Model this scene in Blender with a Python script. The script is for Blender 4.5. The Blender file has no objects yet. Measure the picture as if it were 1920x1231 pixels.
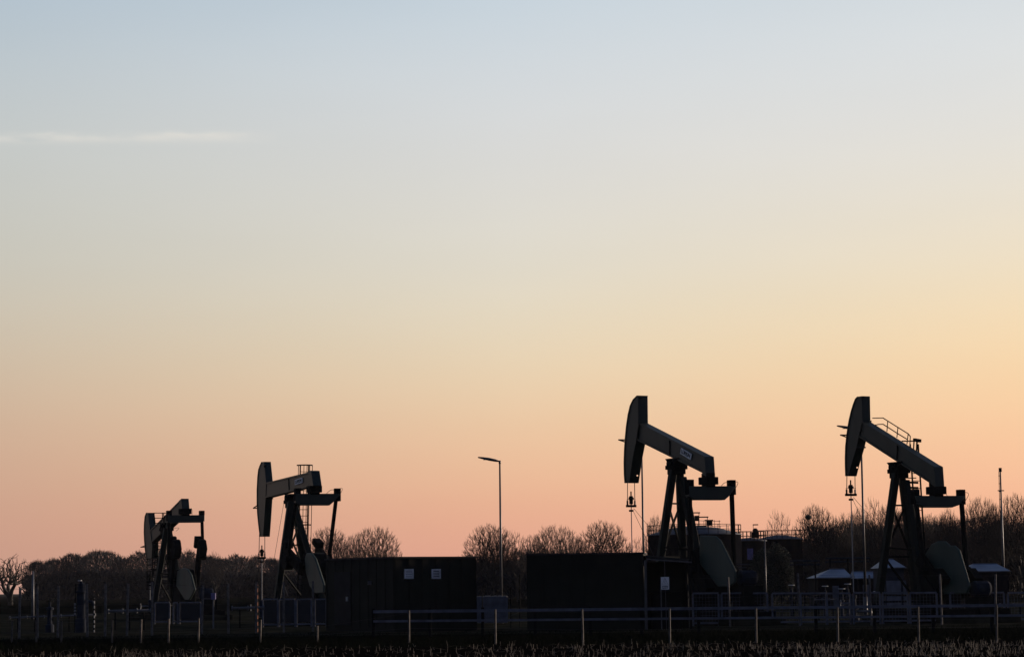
import bpy, math, random
from mathutils import Vector, Matrix
R = math.radians
random.seed(7)
S = bpy.context.scene
C = S.collection

# ------------------------------------------------------------------ camera, sky, sun, exposure
FPX, PITCH, ROLL, EYE = 4533.0, 6.1, -0.7, 1.6
CAMROT = Matrix.Rotation(R(90 + PITCH), 3, 'X') @ Matrix.Rotation(R(ROLL), 3, 'Z')
CAM = Vector((0, 0, EYE))
cd = bpy.data.cameras.new('camera'); cd.sensor_width = 36; cd.lens = FPX / 1920 * 36
cd.clip_start = 0.5; cd.clip_end = 8000
cam = bpy.data.objects.new('camera', cd); C.objects.link(cam)
cam.matrix_world = Matrix.Translation(CAM) @ CAMROT.to_4x4()
S.camera = cam
S.view_settings.view_transform = 'Standard'; S.view_settings.look = 'None'
S.view_settings.exposure = 0; S.view_settings.gamma = 1
S.render.engine = 'CYCLES'

def lin(c):
    return tuple(((v/255)/12.92 if v/255 <= .04045 else ((v/255+.055)/1.055)**2.4) for v in c) + (1,)

W = bpy.data.worlds.new("World"); S.world = W; W.use_nodes = True
nt = W.node_tree; N = nt.nodes; L = nt.links; N.clear()
def wn(t, **k):
    n = N.new(t)
    for a, b in k.items(): setattr(n, a, b)
    return n
def wmath(op, a, b=None, c=None, clamp=False):
    n = wn('ShaderNodeMath', operation=op, use_clamp=clamp)
    for i, v in enumerate((a, b, c)):
        if v is None: continue
        if hasattr(v, 'is_output') or isinstance(v, bpy.types.NodeSocket): L.new(v, n.inputs[i])
        else: n.inputs[i].default_value = v
    return n.outputs[0]
def wmix(f, a, b):
    n = wn('ShaderNodeMix', data_type='RGBA')
    for i, v in ((0, f), (6, a), (7, b)):
        if isinstance(v, bpy.types.NodeSocket): L.new(v, n.inputs[i])
        else: n.inputs[i].default_value = v
    return n.outputs[2]
tc = wn('ShaderNodeTexCoord'); sx = wn('ShaderNodeSeparateXYZ'); L.new(tc.outputs['Generated'], sx.inputs[0])
el = wmath('MULTIPLY', wmath('ARCSINE', sx.outputs[2]), 57.29578)
az = wmath('MULTIPLY', wmath('ARCTAN2', sx.outputs[0], sx.outputs[1]), 57.29578)
def ramp(stops):   # stops: (elevation degrees, sRGB)
    n = wn('ShaderNodeValToRGB'); cr = n.color_ramp; cr.interpolation = 'B_SPLINE'
    L.new(wmath('DIVIDE', wmath('ADD', el, 5.0), 95.0, clamp=True), n.inputs[0])
    stops = sorted(stops)
    while len(cr.elements) < len(stops): cr.elements.new(.5)
    for e, (d, c) in zip(cr.elements, stops):
        e.position = (d + 5) / 95
    for e, (d, c) in zip(cr.elements, stops): e.color = lin(c)
    return n.outputs[0]
ES = [13.8, 10.7, 7.56, 5.03, 2.51, .75]
def sky_col(cols, far=((18, (145, 165, 188)), (26, (85, 104, 135)), (40, (50, 66, 98)), (90, (38, 52, 80)))):
    return ramp([(-5, cols[-1]), (-1.5, cols[-1])] + list(zip(ES, cols)) + list(far))
skyL = sky_col([(181,197,209), (197,201,200), (200,198,186), (207,186,160), (208,165,140), (200,152,133)])
skyC = sky_col([(202,215,224), (217,217,217), (223,218,203), (234,212,176), (236,183,147), (227,163,141)],
               ((18, (165, 184, 202)), (26, (92, 112, 144)), (40, (52, 68, 100)), (90, (38, 52, 80))))
skyR = sky_col([(219,225,229), (226,225,222), (239,225,198), (249,216,168), (251,193,155), (243,174,143)],
               ((18, (180, 195, 206)), (26, (98, 118, 148)), (40, (54, 70, 102)), (90, (38, 52, 80))))
rear = ramp([(-5, (46, 52, 66)), (0, (62, 68, 86)), (4, (92, 94, 112)), (10, (98, 107, 132)), (20, (84, 98, 130)), (45, (56, 72, 104)), (90, (38, 52, 80))])
fl = wmath('DIVIDE', wmath('MULTIPLY', az, -1.0), 12.5, clamp=True)
fr = wmath('DIVIDE', az, 12.5, clamp=True)
sky = wmix(fr, wmix(fl, skyC, skyL), skyR)
# thin streak of cirrus, high on the left
noi = wn('ShaderNodeTexNoise'); noi.inputs['Scale'].default_value = 1.0; noi.inputs['Detail'].default_value = 4
cmb = wn('ShaderNodeCombineXYZ'); L.new(wmath('MULTIPLY', az, .9), cmb.inputs[0]); L.new(wmath('MULTIPLY', el, 3.5), cmb.inputs[1])
L.new(cmb.outputs[0], noi.inputs['Vector'])
nz = noi.outputs['Fac']; EC0, EC1 = 10.76, -.0207
ec = wmath('ADD', wmath('SUBTRACT', EC0, wmath('MULTIPLY', az, EC1)), wmath('MULTIPLY', wmath('SUBTRACT', nz, .5), .22))
dd = wmath('DIVIDE', wmath('SUBTRACT', el, ec), .115)
ga = wmath('POWER', 2.718, wmath('MULTIPLY', wmath('MULTIPLY', dd, dd), -1.0))
ends = wmath('MULTIPLY', wmath('DIVIDE', wmath('SUBTRACT', -5.5, az), .9, clamp=True), wmath('DIVIDE', wmath('ADD', az, 22.0), 4.0, clamp=True))
amp = wmath('MULTIPLY', wmath('SUBTRACT', wmath('MULTIPLY', nz, 2.6), .75, clamp=True), .66)
sky = wmix(wmath('MULTIPLY', wmath('MULTIPLY', ga, ends), amp), sky, lin((226, 222, 214)))
noi2 = wn('ShaderNodeTexNoise'); noi2.inputs['Scale'].default_value = .35; noi2.inputs['Detail'].default_value = 3
cmb2 = wn('ShaderNodeCombineXYZ'); L.new(wmath('MULTIPLY', az, .35), cmb2.inputs[0]); L.new(wmath('MULTIPLY', el, 1.6), cmb2.inputs[1])
L.new(cmb2.outputs[0], noi2.inputs['Vector'])
v2 = wmath('ADD', 1.0, wmath('MULTIPLY', wmath('SUBTRACT', noi2.outputs['Fac'], .5), .045))
vm = wn('ShaderNodeVectorMath', operation='SCALE'); L.new(sky, vm.inputs[0]); L.new(v2, vm.inputs[3])
aaz = wmath('ABSOLUTE', az)
fb = wmath('DIVIDE', wmath('SUBTRACT', aaz, 28.0), 60.0, clamp=True)
fb = wmath('SMOOTH_MIN', fb, 1.0, .2)
out = wmix(fb, vm.outputs[0], rear)
# high-altitude daylight of the physical sky, very weak at dusk
nis = wn('ShaderNodeTexSky', sky_type='NISHITA', sun_disc=False, sun_elevation=R(2.0), sun_rotation=R(78), altitude=20)
add = wn('ShaderNodeVectorMath', operation='MULTIPLY_ADD'); L.new(nis.outputs[0], add.inputs[0])
add.inputs[1].default_value = (.001, .001, .001); L.new(out, add.inputs[2])
bg = wn('ShaderNodeBackground'); L.new(add.outputs[0], bg.inputs[0]); bg.inputs[1].default_value = 1.0
wo = wn('ShaderNodeOutputWorld'); L.new(bg.outputs[0], wo.inputs[0])

sd = bpy.data.lights.new('sun', 'SUN'); sd.energy = 4.6; sd.angle = R(1.5); sd.color = (1.0, .80, .64)
sun = bpy.data.objects.new('sun', sd); C.objects.link(sun)
saz, sel = R(58), R(4.5)       # low on the right, a little beyond the fence line
sdir = Vector((math.sin(saz) * math.cos(sel), math.cos(saz) * math.cos(sel), math.sin(sel)))
sun.rotation_euler = (-sdir).to_track_quat('-Z', 'Y').to_euler()

# ------------------------------------------------------------------ measuring helpers
def ray(px, py):
    return CAMROT @ Vector(((px - 960) / FPX, -(py - 615.5) / FPX, -1))
def at(px, py, Y):                       # point seen at a pixel, at distance Y
    d = ray(px, py); return CAM + d * (Y / d.y)
def ground(px, py):
    d = ray(px, py); return CAM + d * (-EYE / d.z)
def hz(px): return 1100 + (960 - px) * math.tan(R(-ROLL))

# ------------------------------------------------------------------ materials
MATS = {}
def mat(name, col, rough=.6, metal=0., var=.25, scale=3., bump=0., spec=.5, streak=False, col2=None):
    m = bpy.data.materials.new(name); m.use_nodes = True; t = m.node_tree; b = t.nodes['Principled BSDF']
    b.inputs['Roughness'].default_value = rough; b.inputs['Metallic'].default_value = metal
    b.inputs['Specular IOR Level'].default_value = spec
    tcx = t.nodes.new('ShaderNodeTexCoord'); mp = t.nodes.new('ShaderNodeMapping')
    t.links.new(tcx.outputs['Object'], mp.inputs[0])
    if streak: mp.inputs['Scale'].default_value = (1, 1, .15)
    n = t.nodes.new('ShaderNodeTexNoise'); n.inputs['Scale'].default_value = scale; n.inputs['Detail'].default_value = 6
    t.links.new(mp.outputs[0], n.inputs['Vector'])
    mx = t.nodes.new('ShaderNodeMix'); mx.data_type = 'RGBA'
    c2 = col2 or tuple(max(0, v * (1 - var)) for v in col)
    c1 = tuple(min(1, v * (1 + var)) for v in col) if not col2 else col
    mx.inputs[6].default_value = (*c1, 1); mx.inputs[7].default_value = (*c2, 1)
    rp = t.nodes.new('ShaderNodeMapRange'); rp.inputs[1].default_value = .35; rp.inputs[2].default_value = .65
    t.links.new(n.outputs['Fac'], rp.inputs[0]); t.links.new(rp.outputs[0], mx.inputs[0])
    t.links.new(mx.outputs[2], b.inputs['Base Color'])
    if bump:
        bp = t.nodes.new('ShaderNodeBump'); bp.inputs['Strength'].default_value = bump
        t.links.new(n.outputs['Fac'], bp.inputs['Height']); t.links.new(bp.outputs[0], b.inputs['Normal'])
    MATS[name] = m; return m
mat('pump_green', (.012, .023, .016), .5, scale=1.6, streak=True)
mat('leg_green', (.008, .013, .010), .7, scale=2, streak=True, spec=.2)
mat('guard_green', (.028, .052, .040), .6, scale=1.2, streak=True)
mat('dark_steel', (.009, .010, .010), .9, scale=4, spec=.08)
mat('cable', (.02, .02, .02), .6)
mat('plate', (.8, .8, .78), .6, var=.2, scale=6)
mat('ink', (.03, .03, .03), .7)
mat('galv', (.42, .40, .37), .5, var=.2, scale=8)
mat('pole_paint', (.07, .07, .075), .5, var=.2)
mat('lamp_body', (.06, .06, .065), .5)
mat('concrete', (.11, .10, .095), .9, var=.35, scale=9, bump=.3)
mat('wood_post', (.085, .072, .06), .9, var=.4, scale=7, bump=.3)
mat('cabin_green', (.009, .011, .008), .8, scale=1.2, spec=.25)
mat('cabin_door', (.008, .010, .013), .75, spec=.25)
mat('roof_felt', (.02, .02, .02), .9)
mat('vent_white', (.7, .7, .72), .7)
mat('blue_paint', (.085, .095, .125), .6, scale=3)
mat('blue_sheet', (.008, .011, .017), .7, scale=2)
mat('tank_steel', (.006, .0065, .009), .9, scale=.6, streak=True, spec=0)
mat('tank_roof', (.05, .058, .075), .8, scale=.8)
mat('roof_metal', (.15, .19, .27), .6, scale=.7)
mat('house_wall', (.006, .007, .011), .95, spec=.05, scale=.7)
mat('bark', (.03, .026, .021), .9, var=.35, scale=6)
mat('twig', (.026, .020, .016), .9, var=.3, scale=1)
mat('twig_far', (.018, .017, .019), .9, var=.2, scale=.2)
mat('evergreen', (.018, .026, .018), .9, scale=2)
mat('stubble', (.30, .245, .18), .8, scale=10, col2=(.03, .024, .018))
mat('straw', (.10, .08, .055), .9, var=.4, scale=12)
mat('soil', (.006, .005, .004), .95, scale=1.2, bump=.6, spec=0.)
mat('grassland', (.009, .010, .006), .95, scale=.35, spec=0., col2=(.008, .008, .006))
mat('gravel', (.045, .043, .030), .95, scale=.8, spec=0., col2=(.012, .013, .009))
mat('grass', (.006, .0075, .004), .95, scale=3, spec=0)
mat('orange', (.55, .16, .05), .7)
mat('white', (.3, .3, .31), .6, var=.1)
mat('sign_white', (.85, .85, .85), .6, var=.05)
mat('purple_box', (.16, .14, .30), .7)
mat('pipe_grey', (.10, .105, .12), .5)
mat('valve_blue', (.022, .028, .04), .85, spec=.1)

# ------------------------------------------------------------------ mesh building
class MB:
    def __init__(s): s.v = []; s.f = []
    def add(s, vs, fs):
        o = len(s.v); s.v += [tuple(v) for v in vs]; s.f += [tuple(i + o for i in f) for f in fs]; return s
    def box(s, a, b):
        x0, y0, z0 = (min(p, q) for p, q in zip(a, b)); x1, y1, z1 = (max(p, q) for p, q in zip(a, b))
        return s.add([(x0,y0,z0),(x1,y0,z0),(x1,y1,z0),(x0,y1,z0),(x0,y0,z1),(x1,y0,z1),(x1,y1,z1),(x0,y1,z1)],
                     [(0,3,2,1),(4,5,6,7),(0,1,5,4),(1,2,6,5),(2,3,7,6),(3,0,4,7)])
    def bar(s, p, q, w, h=None, ref=(0, 0, 1)):       # rectangular bar between points
        p, q = Vector(p), Vector(q); h = h or w; d = (q - p).normalized(); r = Vector(ref)
        if abs(d.dot(r)) > .95: r = Vector((1, 0, 0))
        a = d.cross(r).normalized() * w / 2; b = a.cross(d).normalized() * h / 2
        vs = [p-a-b, p+a-b, p+a+b, p-a+b, q-a-b, q+a-b, q+a+b, q-a+b]
        return s.add(vs, [(0,1,2,3),(7,6,5,4),(0,4,5,1),(1,5,6,2),(2,6,7,3),(3,7,4,0)])
    def tube(s, pts, r, n=8, r2=None, cap=True):
        pts = [Vector(p) for p in pts]; m = len(pts); rings = []
        for i, p in enumerate(pts):
            d = (pts[min(i+1, m-1)] - pts[max(i-1, 0)]).normalized()
            a = d.cross(Vector((0, 0, 1)) if abs(d.z) < .95 else Vector((1, 0, 0))).normalized(); b = d.cross(a)
            rr = r if r2 is None else r + (r2 - r) * i / (m - 1)
            rings.append([p + (a * math.cos(2*math.pi*k/n) + b * math.sin(2*math.pi*k/n)) * rr for k in range(n)])
        vs = [v for g in rings for v in g]; fs = []
        for i in range(m - 1):
            for k in range(n):
                fs.append((i*n+k, i*n+(k+1)%n, (i+1)*n+(k+1)%n, (i+1)*n+k))
        if cap: fs += [tuple(range(n-1, -1, -1)), tuple((m-1)*n + k for k in range(n))]
        return s.add(vs, fs)
    def prism(s, poly, fn, a, b):                      # poly of (p,q) extruded from a to b through fn(p,q,t)
        n = len(poly); vs = [fn(p, q, a) for p, q in poly] + [fn(p, q, b) for p, q in poly]
        fs = [tuple(range(n)), tuple(range(2*n-1, n-1, -1))] + [(i, i+n, (i+1) % n + n, (i+1) % n) for i in range(n)]
        return s.add(vs, fs)
    def lathe(s, prof, c, n=24, axis='Z'):             # prof: (radius, height)
        vs = []; fs = []
        for r, h in prof:
            for k in range(n):
                t = 2*math.pi*k/n; x, y = r*math.cos(t), r*math.sin(t)
                v = {'Z': (x, y, h), 'X': (h, x, y), 'Y': (x, h, y)}[axis]
                vs.append((c[0]+v[0], c[1]+v[1], c[2]+v[2]))
        m = len(prof)
        for i in range(m-1):
            for k in range(n): fs.append((i*n+k, i*n+(k+1) % n, (i+1)*n+(k+1) % n, (i+1)*n+k))
        fs += [tuple(range(n)), tuple((m-1)*n+k for k in range(n))]
        return s.add(vs, fs)
    def build(s, name, m, parent=None, smooth=False, bevel=0):
        me = bpy.data.meshes.new(name); me.from_pydata(s.v, [], s.f)
        me.materials.append(MATS[m])
        if s.f and len(s.v) < 200000:
            import bmesh
            bm = bmesh.new(); bm.from_mesh(me); bmesh.ops.recalc_face_normals(bm, faces=bm.faces); bm.to_mesh(me); bm.free()
        o = bpy.data.objects.new(name, me); C.objects.link(o)
        if smooth:
            for p in me.polygons: p.use_smooth = True
        if bevel:
            bv = o.modifiers.new('bevel', 'BEVEL'); bv.width = bevel; bv.segments = 1; bv.limit_method = 'ANGLE'
        if parent: o.parent = parent
        return o
def tag(o, label=None, cat=None, group=None, kind=None):
    for k, v in (('label', label), ('category', cat), ('group', group), ('kind', kind)):
        if v: o[k] = v
    return o
def thing(name, label, cat, loc=(0, 0, 0), rz=0, group=None):
    o = bpy.data.objects.new(name, None); C.objects.link(o); o.location = loc; o.rotation_euler = (0, 0, rz)
    o.empty_display_size = .3
    return tag(o, label, cat, group)
def copy_tree(o, parent=None):
    c = o.copy(); C.objects.link(c); c.parent = parent
    for ch in list(o.children): copy_tree(ch, c)
    return c
def arc_hose(p, q, bulge, n=10):
    p, q, b = Vector(p), Vector(q), Vector(bulge); return [p.lerp(q, i/n) + b * math.sin(math.pi*i/n) for i in range(n+1)]

# ------------------------------------------------------------------ ground
def sheet(name, pts, z, m, kind='structure', sub=1):
    b = MB(); b.add([(x, y, z) for x, y in pts], [tuple(range(len(pts)))])
    o = b.build(name, m); tag(o, kind=kind); return o
sheet('ground', [(-2500, -300), (2500, -300), (2500, 5000), (-2500, 5000)], 0, 'grassland')
sheet('yard', [(-60, 84), (60, 84), (60, 190), (-60, 190)], .006, 'gravel')
# ploughed field of the foreground, with low furrows
b = MB(); nx, ny = 120, 60
for j in range(ny + 1):
    for i in range(nx + 1):
        x = -30 + 60*i/nx; y = 30 + 36*j/ny
        edge = min(1, (66 - y) / 2.0)
        b.v.append((x, y, .012 + edge * (.03*math.sin(y*8.4) + .03 + random.uniform(0, .035))))
for j in range(ny):
    for i in range(nx):
        a = j*(nx+1)+i; b.f.append((a, a+1, a+nx+2, a+nx+1))
tag(b.build('stubble_field', 'soil', smooth=True), kind='structure')

# maize stubble
def stalks(name, label, count, xr, yr, hr, m, wr=(.0035, .0075), lean=.22, dens=None):
    b = MB(); k = 0
    while k < count:
        y = random.uniform(*yr); row = round(y / .72) * .72 + random.gauss(0, .05)
        x = random.uniform(*xr)
        if dens and random.random() > dens(x, row): k += 1; continue
        k += 1
        h = random.uniform(*hr); w = random.uniform(*wr)
        tx, ty = random.gauss(0, lean)*h, random.gauss(0, lean)*h
        if random.random() < .12: tx *= 3; ty *= 3; h *= .7
        b.tube([(x, row, .01), (x+tx, row+ty, h)], w, 4, w*.8)
        if random.random() < .25:
            lx = random.uniform(-.15, .15); b.bar((x+tx*.6, row+ty*.6, h*.6), (x+tx*.6+lx, row, h*random.uniform(.3, .9)), .012, .003)
    o = b.build(name, m); return tag(o, label, 'stubble', kind='stuff')
def dens(x, y):
    u = x / y * FPX + 960
    d = 1.0
    if 460 < u < 640: d = .12
    elif 640 <= u < 880: d = .2
    elif u > 1480: d = 1.0
    elif u < 460: d = .55
    else: d = .42
    far = 60.0 if u < 460 else (62.5 if u < 1480 else 59.5)
    if y > far: d *= .16
    if y > far + 4: d = 0
    return d
stalks('maize_stubble', 'pale cut maize stubble standing in the dark soil of the foreground field', 6000, (-16, 16), (49, 66), (.10, .22), 'stubble', dens=dens)
b = MB()
for k in range(900):      # broken straw and leaves lying on the soil
    x, y = random.uniform(-16, 16), random.uniform(50, 65); a = random.uniform(0, 6.3); l = random.uniform(.08, .35)
    b.bar((x, y, random.uniform(.04, .09)), (x + math.cos(a)*l, y + math.sin(a)*l*.6, random.uniform(.04, .16)), .012, .004)
tag(b.build('straw_litter', 'straw'), 'broken straw and leaves scattered between the maize stubble', 'straw', kind='stuff')
# verge grass between the field and the yard
b = MB()
for k in range(16000):
    y = random.uniform(66, 88); x = random.uniform(-y*.23, y*.23)
    h = random.uniform(.04, .16) * (1.4 if y < 75 else .8); a = random.uniform(0, 6.3); w = .01
    dx, dy = math.cos(a)*w, math.sin(a)*w; t = random.gauss(0, .05); u = random.gauss(0, .05)
    b.add([(x-dx, y-dy, 0), (x+dx, y+dy, 0), (x+t, y+u, h)], [(0, 1, 2)])
tag(b.build('verge_grass', 'grass'), 'dark short grass of the verge between the field and the yard fences', 'grass', kind='stuff')

# ------------------------------------------------------------------ text plate
def text_mesh(txt, size, name, m, parent, mtx):
    cu = bpy.data.curves.new('txt', 'FONT'); cu.body = txt; cu.size = size; cu.align_x = 'CENTER'; cu.align_y = 'CENTER'; cu.extrude = .004
    cu.offset = size*.012
    to = bpy.data.objects.new('txt', cu); C.objects.link(to); bpy.context.view_layer.update()
    me = bpy.data.meshes.new_from_object(to.evaluated_get(bpy.context.evaluated_depsgraph_get()))
    bpy.data.objects.remove(to); me.transform(mtx); me.materials.clear(); me.materials.append(MATS[m])
    o = bpy.data.objects.new(name, me); C.objects.link(o); o.parent = parent; return o

# ------------------------------------------------------------------ pumpjack
class Pump:
    """local axes: u towards the tail, v across, z up.  Outlines are measured in the pump's own vertical planes."""
    def __init__(s, label, saddle_px, Y, yaw):
        c, sn = math.cos(R(yaw)), math.sin(R(yaw))
        s.T = Vector((c, -sn, 0)); s.Lx = Vector((sn, c, 0))
        p = at(*saddle_px, Y); s.O = Vector((p.x, p.y, 0)); s.zs = p.z
        s.root = thing('pumpjack', label, 'pumpjack', s.O, -R(yaw), 'four pumpjacks in the oil yard')
    def Q(s, px, py, v=0):                # -> (u, z) in the plane v
        d = ray(px, py); t = (v - (CAM - s.O).dot(s.Lx)) / d.dot(s.Lx); p = CAM + d*t
        return (p - s.O).dot(s.T), p.z
    def QU(s, px, py, u=0):               # -> (v, z) in the plane u
        d = ray(px, py); t = (u - (CAM - s.O).dot(s.T)) / d.dot(s.T); p = CAM + d*t
        return (p - s.O).dot(s.Lx), p.z
    def P(s, px, py, v=0):
        u, z = s.Q(px, py, v); return Vector((u, v, z))
    def PU(s, px, py, u):
        v, z = s.QU(px, py, u); return Vector((u, v, z))
    def slab(s, name, pts, v0, v1, m='pump_green', parent=None, bevel=.012):
        poly = [s.Q(x, y, v0) for x, y in pts]; b = MB()
        b.prism(poly, lambda p, q, t: (p, t, q), v0, v1)
        return b.build(name, m, parent or s.root, bevel=bevel)

def make_pump(label, d):
    P = Pump(label, d['saddle'], d['Y'], d['yaw']); r = P.root; hw, bw = d['hw']/2, d['bw']/2
    # horse head: curved front plate, side cheeks and stiffened back
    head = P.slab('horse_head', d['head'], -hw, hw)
    hp = [P.Q(x, y, -hw) for x, y in d['head']]
    b = MB(); nf = d['nf']
    for (u0, z0), (u1, z1) in zip(hp[:nf], hp[1:nf]):      # rim plate standing proud of the front arc
        b.add([(u0-.035, -hw-.03, z0), (u0-.035, hw+.03, z0), (u1-.035, hw+.03, z1), (u1-.035, -hw-.03, z1),
               (u0+.02, -hw-.03, z0), (u0+.02, hw+.03, z0), (u1+.02, hw+.03, z1), (u1+.02, -hw-.03, z1)],
              [(0,1,2,3),(7,6,5,4),(0,4,5,1),(2,6,7,3),(0,3,7,4),(1,5,6,2)])
    b.build('front_rim', 'pump_green', head)
    # back stiffeners
    bk = hp[nf+1:]
    for k in range(1, len(bk)-1):
        u, z = bk[k]; b = MB(); b.box((u-.02, -hw-.02, z-.03), (u+.04, hw+.02, z+.03)); b.build('stiffener', 'pump_green', head)
    for (x, y, rr) in d.get('holes', []):      # holes bored along the view ray so sky shows as pale dots
        q = P.P(x, y, 0); dl = (P.root.matrix_basis.to_3x3().inverted() @ ray(x, y)).normalized()
        cb = MB(); cb.tube([q - dl*3, q + dl*3], rr, 10); cut = cb.build('cutter', 'dark_steel', P.root)
        md = head.modifiers.new('hole', 'BOOLEAN'); md.object = cut; md.operation = 'DIFFERENCE'; md.solver = 'EXACT'
        bpy.context.view_layer.update()
        me = bpy.data.meshes.new_from_object(head.evaluated_get(bpy.context.evaluated_depsgraph_get()))
        head.modifiers.clear(); head.data = me; bpy.data.objects.remove(cut)
    # bracket on the head front
    x0, y0, x1, y1 = d['bracket']; A = P.P(x0, y0, -.05); B_ = P.P(x1, y0, -hw); D_ = P.P(x1, y1, -hw)
    b = MB(); b.bar(A, B_, .05); b.bar(A, D_, .045); A2 = A + Vector((0, .35, 0)); b.bar(A2, B_ + Vector((0, 2*hw, 0)), .05); b.bar(A, A2, .05)
    b.build('cable_bracket', 'dark_steel', head)
    # walking beam: flanges + web + end cap
    q = [P.Q(x, y, -bw) for x, y in d['beam']]; (tl, tr, br, bl) = [Vector((a, 0, z)) for a, z in q]
    n = (tl - bl).normalized(); ft = .07
    b = MB()
    def quadslab(a, bb, th0, w):
        a0, b0 = a, bb; a1, b1 = a - n*th0, bb - n*th0
        b.prism([(a0.x, a0.z), (b0.x, b0.z), (b1.x, b1.z), (a1.x, a1.z)], lambda p, q_, t: (p, t, q_), -w, w)
    quadslab(tl, tr, ft, bw); quadslab(bl + n*ft, br + n*ft, ft, bw)
    ii = .0015
    b.prism([(p.x, p.z) for p in (tl - n*(ft-ii), tr - n*(ft-ii), br + n*(ft-ii), bl + n*(ft-ii))], lambda p, q_, t: (p, t, q_), -bw*.82, bw*.82)
    beam = b.build('walking_beam', 'pump_green', r)
    b = MB()
    for t in d.get('stiff', (.52,)):
        a = tl.lerp(tr, t) - n*ft; c = bl.lerp(br, t) + n*ft; b.bar((a.x, 0, a.z), (c.x, 0, c.z), 2*bw-.01, .05, ref=(1, 0, 0))
    b.build('web_stiffener', 'dark_steel', beam)
    # end cap (tail box)
    cap = [P.Q(x, y, -bw) for x, y in d['cap']]
    b = MB(); b.prism(cap, lambda p, q_, t: (p, t, q_), -bw-.02, bw+.02); b.build('tail_box', 'pump_green', beam, bevel=.01)
    # name plate
    if 'plate' in d:
        (ax, ay), (bx, by), hpx = d['plate']; vv = -bw - .012
        a = P.P(ax, ay, vv); c = P.P(bx, by, vv); dr = (c - a); ln = dr.length; dr.normalize(); up = Vector((-dr.z, 0, dr.x))
        if up.z < 0: up = -up
        h = hpx * d['Y'] / FPX; m0 = (a + c) / 2; b = MB()
        cs = [m0 + dr*sx_*ln/2 + up*sy_*h/2 for sx_, sy_ in ((-1,-1),(1,-1),(1,1),(-1,1))]
        b.prism([(p.x, p.z) for p in cs], lambda p, q_, t: (p, t, q_), vv, vv + .03)
        pl = b.build('name_plate', 'plate', beam)
        mt = Matrix.Translation(m0 + Vector((0, -.006, 0))) @ Matrix(((dr.x, up.x, 0, 0), (0, 0, -1, 0), (dr.z, up.z, 0, 0), (0, 0, 0, 1)))
        text_mesh('LUFKIN', h*.86, 'lettering', 'ink', beam, mt @ Matrix.Diagonal((ln/(h*3.35), 1, 1, 1)))
    # saddle bearing and samson post
    zs = P.zs; b = MB(); b.box((-.3, -.3, zs-.13), (.3, .3, zs+.02)); b.prism([(-.5, zs+.16), (.5, zs+.16), (.32, zs-.0), (-.32, zs)], lambda p, q_, t: (p, t, q_), -.24, .24)
    b.tube([(0, -.36, zs-.02), (0, .36, zs-.02)], .13, 12); b.build('saddle_bearing', 'dark_steel', r)
    legs = []
    for (lx0, ly0, lx1, ly1, v0, v1, w) in d['legs']:
        a = P.P(lx0, ly0, v0); c = P.P(lx1, ly1, v1); dirv = c - a; c = a + dirv * ((a.z - .55) / (a.z - c.z)); legs.append((a, c))
        w *= .82; b = MB(); b.bar(a, c, w, w*.9, ref=(1, 0, 0))
        # channel flanges to give the rolled section its lines
        o = Vector((0, 0, 0)); b.build('samson_leg', 'leg_green', r, bevel=.015)
    b = MB(); b.box((-.34, -.34, zs-.3), (.34, .34, zs-.13)); b.box((-.28, -.28, zs-.5), (.28, .28, zs-.3)); b.build('post_cap', 'dark_steel', r, bevel=.01)
    # cross bracing on the front pair and toward the rear leg
    (a0, c0), (a1, c1) = legs[0], legs[1]; b = MB()
    for t0, t1 in ((.24, .62), (.62, .24), (.24, .24), (.62, .62), (.62, .95), (.95, .95)):
        b.bar(a0.lerp(c0, t0), a1.lerp(c1, t1), .07)
    b.build('cross_brace', 'dark_steel', r)
    b = MB()
    (a2, c2) = legs[2]
    for t in (.55, .9):
        b = MB(); b.bar(a0.lerp(c0, t), a2.lerp(c2, t), .07); b.bar(a2.lerp(c2, t), a1.lerp(c1, t), .07); b.build('side_brace', 'dark_steel', r)
    # equalizer with tail bearing
    ut = P.Q(d['tail'][0], d['tail'][1], 0)[0]
    eq = [P.QU(x, y, ut) for x, y in d['eq']]
    b = MB(); b.prism(eq, lambda p, q_, t: (t, p, q_), ut-.17, ut+.17); equ = b.build('equalizer', 'pump_green', r, bevel=.015)
    zt = max(z for v, z in eq); tz = P.Q(d['tail'][0], d['tail'][1], 0)[1]
    b = MB(); b.box((ut-.3, -.30, zt+.05), (ut+.3, .30, zt+.36)); b.box((ut-.2, -.22, zt-.05), (ut+.2, .22, zt+.05)); b.box((ut-.22, -.2, zt+.36), (ut+.22, .2, tz+.1))
    b.build('tail_bearing', 'dark_steel', r, bevel=.02)
    ve0, ve1 = min(v for v, z in eq), max(v for v, z in eq)
    ug, zg = P.Q(*d['gear'], 0)
    vp = d.get('vp', 1.0)
    pins = []
    for sgn, ve in ((-1, ve0 + .12), (1, ve1 - .12)):
        pin = Vector((d['pin_u'] + ug, sgn*vp, zg + d['pin_z']))
        top = Vector((ut, ve, zt + .22)); pins.append(pin)
        b = MB(); b.bar(top, top.lerp(pin, .16), .21, .21, ref=(1, 0, 0)); b.bar(top.lerp(pin, .155), pin, .15, .15, ref=(1, 0, 0)); b.bar((top.x, top.y, zt-.35), (top.x, top.y, zt+.25), .26, .3, ref=(1, 0, 0))
        b.tube([pin + Vector((0, -.14, 0)), pin + Vector((0, .14, 0))], .16, 12)
        pit = b.build('pitman_arm', 'dark_steel', r, bevel=.01)
        # crank with counterweights
        dv = Vector((pin.x - ug, 0, pin.z - zg)); rl = dv.length; dv.normalize(); pe = Vector((-dv.z, 0, dv.x)); ce = Vector((ug, sgn*(vp-.22), zg))
        cl = d.get('crank_len', 1.75)
        b = MB(); pts = [ce - dv*.35 - pe*.3, ce - dv*.35 + pe*.3, ce + dv*cl + pe*.24, ce + dv*cl - pe*.24]
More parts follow.
